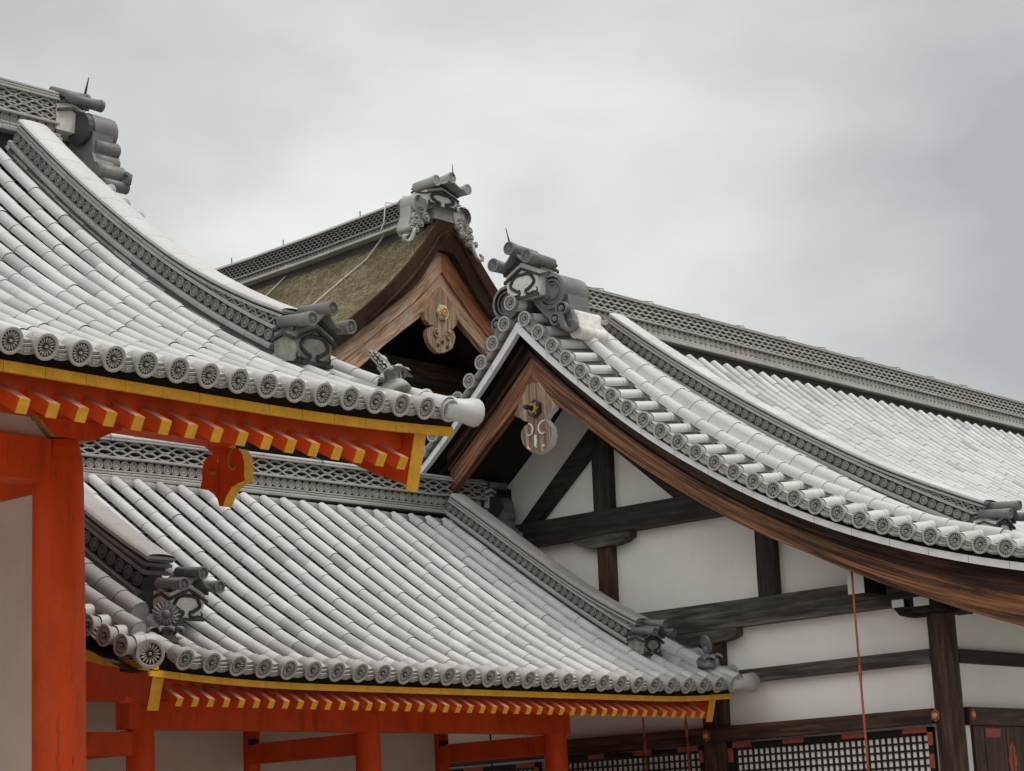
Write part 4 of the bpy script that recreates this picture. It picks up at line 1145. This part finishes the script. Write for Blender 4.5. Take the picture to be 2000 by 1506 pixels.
for z in (0.0, 1.0, 2.0, 3.0, 3.8):
    rows.append([V((20.185 + .150 * math.cos(2 * math.pi * k / n_), 11.155 + .150 * math.sin(2 * math.pi * k / n_), z)) for k in range(n_)]); uvs.append([(z, .94 * k / n_) for k in range(n_)])
mb.grid(rows, True, 0, 1.0, True, uvs); mb.build('pillar', 'timber_brown', C)
mb = MB(); mb.prism([V((20.04, y, z)) for y, z in ((11.65, 3.96), (11.63, 3.90), (11.57, 3.82), (11.47, 3.79), (10.90, 3.79), (10.80, 3.82), (10.74, 3.90), (10.72, 3.96))], EX * .3, ulen=EY); mb.build('bracket', 'black', C)
mb = MB(); mb.prism([V((x, 10.97, z)) for x, z in ((19.72, 3.96), (19.74, 3.90), (19.80, 3.82), (20.55, 3.80), (20.66, 3.86), (20.70, 3.96))], EY * .3, ulen=EX); mb.build('bracket', 'black', C)
one_box('bracket_end', 'white_trim', C, 19.712, 19.72, 11.02, 11.20, 3.86, 3.955, axis=0)
mb = MB(); wbox(mb, 19.3, 38, 11.03, 11.25, 4.02, 4.30, axis=0); mb.build('purlin', 'black', C)
mb = MB(); wbox(mb, 19.62, 20.3, 11.72, 11.92, 4.06, 4.27, axis=0); mb.build('bracket_arm', 'black', C)
one_box('bracket_end', 'white_trim', C, 19.61, 19.62, 11.72, 11.92, 4.06, 4.27, axis=0)
one_box('bracket_end', 'white_trim', C, 19.73, 19.74, 11.33, 11.47, 3.875, 3.955, axis=0)
one_box('bracket_arm', 'black', C, 19.74, 20.2, 11.33, 11.47, 3.875, 3.955, axis=0)
# side wall timbers
one_box('rail', 'timber', C, 20.36, 30, 11.07, 11.16, 3.285, 3.43, axis=0)
one_box('head_beam', 'timber_brown', C, 20.36, 30, 11.02, 11.17, 2.625, 2.815, axis=0)
one_box('door_jamb', 'white_trim', C, 20.365, 20.46, 11.08, 11.14, 0.6, 2.624, axis=2)
mb = MB()
for k in range(9): wbox(mb, 20.48 + .24 * k, 20.48 + .24 * k + .232, 11.055 - .004 * (k % 2), 11.14, .6, 2.62, axis=2)
dr = mb.build('door', 'timber_brown', C)
mb = MB(); mb.prism([V((x, 11.045, z)) for x, z in ((20.735, 2.595), (21.09, 2.595), (21.05, 2.56), (21.07, 2.54), (21.03, 2.50), (20.735, 2.50))], EY * .012)
mb.build('door_fitting', 'red_fit', dr)
mb = MB(); ov = [(21.29 + .085 * (1 + .10 * math.cos(6 * a)) * math.cos(a), 2.25 + .19 * (1 + .06 * math.cos(8 * a)) * math.sin(a)) for a in [2 * math.pi * i / 40 for i in range(40)]]
mb.prism([V((x, 11.045, z)) for x, z in ov], EY * .012); wbox(mb, 21.287, 21.293, 11.040, 11.045, 2.10, 2.40, axis=2, mi=1)
mb.build('door_fitting', ['red_fit', 'iron'], dr)
def hexfit(o, Z):
    F = fr(V(o), EZ.cross(Z), EZ, Z); mb = MB()
    def hx(r, z, sy): return [F @ V((r * math.cos(math.radians(60 * k + 90)) * .9, r * sy * math.sin(math.radians(60 * k + 90)), z)) for k in range(6)]
    mb.prism(hx(.062, 0, 1.12), Z * .014, 0); mb.prism(hx(.045, .014, 1.1), Z * .006, 0)
    mb.disc_stack(F, [(.030, .02), (.028, .028), (.018, .030), (.013, .024)], 14, 1); mb.disc_stack(F, [(.013, .022), (.009, .033), (.0005, .035)], 10, 1)
    mb.build('nail_cover', ['red_fit', 'gold'], C)
hexfit((20.05, 11.245, 2.735), -EX); hexfit((20.05, 14.20, 2.727), -EX); hexfit((20.42, 11.02, 2.735), -EY)
# lattice shutters with paper behind
def lattice(y0, y1, z0, z1, pitch, zp):
    rt = MB(); wbox(rt, 20.205, 20.215, y0, y1, z0, z1, axis=1); ob = rt.build('lattice_shutter', 'paper', C)
    mb = MB(); n = int(round((y1 - y0) / pitch))
    for k in range(n + 1):
        y = y0 + (y1 - y0) * k / n; wbox(mb, 20.186, 20.203, y - .0115, y + .0115, z0, z1, axis=2)
    m = int(round((z1 - z0) / zp))
    for k in range(m + 1):
        z = z1 - zp * k; wbox(mb, 20.189, 20.2045, y0, y1, z - .011, z + .011, axis=1)
    mb.build('lattice', 'timber', ob)
    mb = MB()
    for a, b in ((y0 - .075, y0 - .017), (y1 + .017, y1 + .075)): wbox(mb, 20.14, 20.20, a, b, z0, z1 + .07, axis=2)
    wbox(mb, 20.14, 20.20, y0 - .017, y1 + .017, z1 + .015, z1 + .07, axis=1); mb.build('frame', 'black', ob)
    for ya, yb, za, zb in ((y0 - .078, y0 + .28, z1 + .018, z1 + .073), (y0 - .078, y0 - .015, z1 - .12, z1 + .073), (y1 - .24, y1 + .078, z1 + .018, z1 + .073), (y1 + .015, y1 + .078, z1 - .14, z1 + .073),
                           (y0 + (y1 - y0) * .30, y0 + (y1 - y0) * .42, z1 + .018, z1 + .073), (y0 + (y1 - y0) * .62, y0 + (y1 - y0) * .73, z1 + .018, z1 + .073), (y0 - .078, y0 - .015, z1 - .36, z1 - .21), (y1 + .015, y1 + .078, z1 - .40, z1 - .26)):
        one_box('frame_fitting', 'red_fit', ob, 20.13, 20.142, ya, yb, za, zb, axis=1)
lattice(11.43, 13.90, 1.80, 2.555, .0755, .0815)
lattice(14.40, 16.60, 1.70, 2.555, .0755, .0815)
lattice(16.86, 19.60, 1.70, 2.52, .0755, .0815)

# ================================================================== D: the hall with the bark roof
D = thing('bark_roofed_hall', (27.08, 25.0, 0), 'old hall behind with a thick mossy bark roof and timber gable', 'hall')
def liftD(y): return -.2 * max(0, min(1.6, (y - 24) / 5)) ** .8
cD = (-.010, .164, -1.332, 12.851)
def zD(a): return ((cD[0] * a + cD[1]) * a + cD[2]) * a + cD[3] if a > .27 else 12.502 + (.27 - a) * .05
aD = [0, .27] + [.27 + (4.6 - .27) * i / 22 for i in range(1, 23)]
thk = lerp_tab([(0, .54), (.3, .56), (.84, .60), (1.6, .42), (2.2, .36), (4.6, .34)])
ys = [24.0 + .0 + 10.5 * i / 20 for i in range(21)]
mb = MB()
for sg in (-1, 1):
    rows = []
    for a in aD: rows.append([V((27.08 + sg * a, y, zD(a) + liftD(y))) for y in ys])
    mb.grid(rows, True, 0)
    # cut edge of the bark, facing front, in two steps
    er = [[V((27.08 + sg * a, 24.0, zD(a))), V((27.08 + sg * a, 24.0 - .012, zD(a) - .03)), V((27.08 + sg * (a - .02), 24.03, zD(a) - thk(a) * .55)), V((27.08 + sg * (a - .06), 24.10, zD(a) - thk(a)))] for a in aD]
    mb.grid(er, False, 1)
    ur = [[V((27.08 + sg * a, y, zD(a) + liftD(y) - thk(a))) for y in (24.10, 24.6, 34.5)] for a in aD]
    mb.grid(ur, True, 1)
    # folded brow near the peak of the edge
    br = []
    for i in range(17):
        q = i / 16; a = .06 + 2.1 * q
        bz = zD(a) - thk(a) * (.42 + .45 * q) - .05 * math.sin(math.pi * min(1, q * 3))
        br.append(V((27.08 + sg * a, 23.985 + .03 * q, bz)))
    mb.tube(br, [.012 + .022 * math.sin(math.pi * (i / 16)) for i in range(17)], 6, 1)
rd = mb.build('roof', ['moss', 'bark_edge'], D)
# ridge of tiles
def fnD(s):
    y = 24.12 + s; e_ = lerp_tab([(23, 12.44), (24.5, 12.425), (26.9, 12.300), (28.75, 12.235), (34.6, 12.15)])(y)
    return V((27.05, y, e_)), EZ, EX
LD = 10.5
r = MB()
slab_layer(r, lambda s: fnD(max(.12, s)), LD, -.45, .55, .40, 10.5, 0, .12)
slab_layer(r, fnD, LD, .0, .045, .60, .45, .003, 1.15); slab_layer(r, fnD, LD, .05, .075, .54, .45, .003, .8)
circle_row(r, fnD, LD, .12, -1, .47, .042, .088, .75)
slab_layer(r, fnD, LD, .170, .190, .52, .45, .003, .9)
wave_rows(r, fnD, LD, .192, .465, 5, -1, .475, .11, .013, 'wave', .7)
slab_layer(r, fnD, LD, .467, .49, .51, .45, .003, .9)
cap_layer(r, fnD, LD, .49, .12, .46, .62)
for s in (1.95, 4.0, 5.45): r.tube([fnD(s)[0] + V((-.1, 0, .58)), fnD(s)[0] + V((-.1, 0, .80))], .012, 5, 0, .3)
r.build('main_ridge', 'ridge_tile', rd)
finD = dict(arc=(.60, -.03, .175), rolls=[(.70, -.29, .072, .9), (.44, -.25, .075, .3), (.73, -.41, .062, .9), (.585, -.40, .062, .4), (.84, -.52, .058, .9), (.70, -.525, .055, .4)],
            web=[(.30, .10), (.60, .12), (.76, -.04), (.78, -.28), (.88, -.52), (.80, -.62), (.60, -.46), (.40, -.25)],
            foot=[(.78, -.52), (.80, -.64), (.86, -.74), (.95, -.80), (1.03, -.77), (1.03, -.71), (.98, -.69)], fr=.03)
ridge_end('ridge_end_ornament', rd, V((26.80, 23.90, 12.66)), EX, EZ, -EY, .80, .44, .36, 'ridge_tile', 'oni_plaster',
          lambda ob, F, w, h, dep: scroll_fins(ob, F, w, h, .30, 'ridge_tile', finD, zoff=-.05), True, cap_r=.095)
# base block under the ornament
mb = MB(); wbox(mb, 26.66, 27.40, 23.98, 24.25, 12.47, 12.66, axis=0); mb.build('ridge_base', 'ridge_tile', rd)
# gable boards, recessed behind the bark
tp = lerp_tab([(0, .93 - .43), (.84, .60), (1.7, .40), (2.4, .36), (4.6, .34)])
def boardD(name, mat, x_c, y0, y1, topf, botf, sg, a0, a1, n=24):
    mb = MB(); rows, uvs = [], []; L = 0; pv = None
    for i in range(n + 1):
        a = a0 + (a1 - a0) * i / n
        p = V((x_c + sg * a, y0, topf(a)))
        if pv is not None: L += (p - pv).length
        pv = p; h_ = topf(a) - botf(a)
        rows.append([V((x_c + sg * a, y0, topf(a))), V((x_c + sg * a, y0, botf(a))), V((x_c + sg * a, y1, botf(a))), V((x_c + sg * a, y1, topf(a)))])
        uvs.append([(L, 0), (L, h_), (L, h_ + .1), (L, -.2)])
    ids = mb.grid(rows, False, 0, 1, True, uvs); mb.face(ids[0][::-1]); mb.face(ids[-1])
    return mb.build(name, mat, D)
bD = lerp_tab([(0, 11.17), (.50, 10.744), (1.386, 10.14), (2.16, 9.549), (4.6, 7.9)])
tD = lambda a: (zD(a) if a > .27 else 12.5 - .9 * (a - .27) * -1 * 0 + 12.85 - 12.5 * 1 + 0 if False else zD(max(a, .0))) - tp(a)
tD = lambda a: 12.85 - 1.332 * a + .164 * a * a - .010 * a ** 3 - thk(a) + .04 - .22 * max(0, 1 - a / .8)
for sg, mat in ((-1, 'barge_pale'), (1, 'barge_red')):
    md = lambda a: bD(a) + (tD(a) - bD(a)) * .46
    boardD('gable_board', mat, 27.06, 24.22, 24.36, tD, lambda a: md(a) + .001, sg, 0, 3.4)
    boardD('gable_board', mat if sg < 0 else 'barge_pale', 27.06, 24.255, 24.38, md, bD, sg, 0, 3.4)
pd = [(26.938, 11.30), (27.167, 11.1), (27.355, 10.822), (27.335, 10.689), (27.223, 10.575), (27.119, 10.575), (27.232, 10.536), (27.274, 10.454), (27.242, 10.329), (27.177, 10.215), (27.069, 10.151), (26.928, 10.095), (26.79, 10.086), (26.679, 10.141), (26.582, 10.23), (26.539, 10.358), (26.549, 10.439), (26.61, 10.512), (26.727, 10.558), (26.613, 10.56), (26.504, 10.638), (26.489, 10.771), (26.682, 11.0)]
mb = MB(); mb.prism([V((x, 24.15, z)) for x, z in pd], EY * .10, 0, 1, 1, ulen=EZ)
pob = mb.build('gable_pendant', ['pendant', 'barge_pale'], D, 'weathered pendant with a pale gilt boss')
mb = MB()
for sgn in (-1, 1):
    c = V((26.925 + sgn * .15, 24.145, 10.42))
    mb.tube([c + V((sgn * (.085 * (1 - i / 22) * math.cos(a)), -.006, .085 * (1 - i / 22) * math.sin(a))) for i, a in enumerate([math.radians(100 - 400 * k / 16) for k in range(17)])], .013, 6)
    mb.disc_stack(fr(V((26.925 + sgn * .12, 24.147, 10.22)), EX, EZ, -EY), [(.035, 0), (.028, .012), (.0005, .014)], 10, 1)
mb.disc_stack(fr(V((26.925, 24.147, 10.29)), EX, EZ, -EY), [(.042, 0), (.032, .006), (.0005, .004)], 12, 1)
mb.build('scroll', ['barge_pale', 'iron'], pob)
boss(pob, (26.945, 24.148, 10.826), -EY, EX, .155, ['pale_gold', 'gold'], False)
# dark gable interior: wall, beams and red slats
mb = MB(); mb.prism([V((27.06 + sg * a, 26.0, zD(a) - .4)) for sg, a in ((-1, 4.4), (-1, 3), (-1, 2), (-1, 1), (-1, .3), (1, .3), (1, 1), (1, 2), (1, 3), (1, 4.4))] + [V((31.46, 26.0, 0)), V((22.66, 26.0, 0))], EY * .1)
mb.build('gable_wall', 'black', D)
mb = MB(); sg_ = [(24.38, 0)]
for sg in (-1, 1):
    rows = [[V((27.06 + sg * a, y, zD(a) - thk(a) - .02)) for y in (24.37, 26.05)] for a in aD]; mb.grid(rows, True)
mb.build('soffit', 'black', rd)
one_box('gable_beam', 'timber_brown', D, 23.0, 31.2, 25.35, 25.6, 9.97, 10.28, axis=0)
one_box('gable_beam', 'timber', D, 23.0, 31.2, 25.25, 25.5, 9.84, 9.93, axis=0)
mb = MB()
for k in range(44): wbox(mb, 25.2 + .09 * k, 25.2 + .09 * k + .055, 25.55, 25.62, 9.2, 9.9, axis=2)
mb.build('slat_screen', 'barge_red', D)
one_box('lower_wall', 'black', D, 23.2, 30.9, 25.7, 25.8, 0, 9.9, axis=0)
# lightning cable lying over ridge and bark
def cabl(pts, r_=.014):
    mb = MB(); mb.tube([V(p) for p in pts], r_, 6); mb.build('cable', 'wire', rd)
cabl([(26.90, 25.05, 13.03), (26.55, 25.04, 12.98), (26.50, 25.05, 12.6), (26.44, 25.08, 12.44), (26.60, 25.13, 12.42), (26.385, 25.40, 11.975), (25.98, 25.74, 11.53), (25.486, 25.96, 11.055), (25.2, 26.1, 10.80)])
cabl([(26.45, 27.55, 12.33), (26.82, 27.62, 12.41), (26.809, 27.68, 12.39), (26.383, 27.95, 11.88), (25.9, 28.2, 11.36)])
cabl([(26.90, 24.62, 13.05), (26.56, 24.62, 13.0), (26.50, 24.63, 12.6), (26.45, 24.66, 12.45)])

# ================================================================== hanging hook rods under the hall's eave
def rod(x, y, z0, z1, zj, label, mat='rod'):
    t = thing('hook_rod', (x, y, z0), label, 'hook rod', 'hook rods hanging in front of the white hall')
    mb = MB(); mb.tube([V((x, y, z1)), V((x, y + .003, (z1 + zj) / 2)), V((x, y, zj + .08))], .012, 7); mb.build('upper_rod', mat, t)
    mb = MB(); mb.tube([V((x, y, zj + .09)), V((x, y, zj + .02)), V((x, y, zj)), V((x, y, zj - .02)), V((x, y, zj - .09))], [.014, .018, .027, .017, .012], 8); mb.build('joint', mat, t)
    mb = MB(); mb.tube([V((x, y, zj - .08)), V((x, y - .002, (z0 + zj) / 2)), V((x, y, z0))], .013, 7)
    mb.tube([V((x, y, z0 + .01)), V((x - .02, y, z0 - .04)), V((x - .06, y, z0 - .05)), V((x - .07, y, z0))], .011, 6); mb.build('lower_rod', mat, t)
rod(19.2, 11.605, 1.6, 4.30, 3.175, 'long rust red hook rod hanging from the gable board, crossing the right lattice')
rod(19.75, 14.86, 1.6, 3.25, 2.66, 'hook rod below the gallery eave, nearest to its last post', 'red_fit')
rod(19.75, 14.26, 1.6, 3.25, 2.80, 'hook rod below the gallery eave corner, beside the hexagonal nail cover', 'red_fit')
rod(19.75, 17.2, 1.6, 3.4, 2.2, 'thin black hook rod seen through the last bay of the gallery', 'iron')
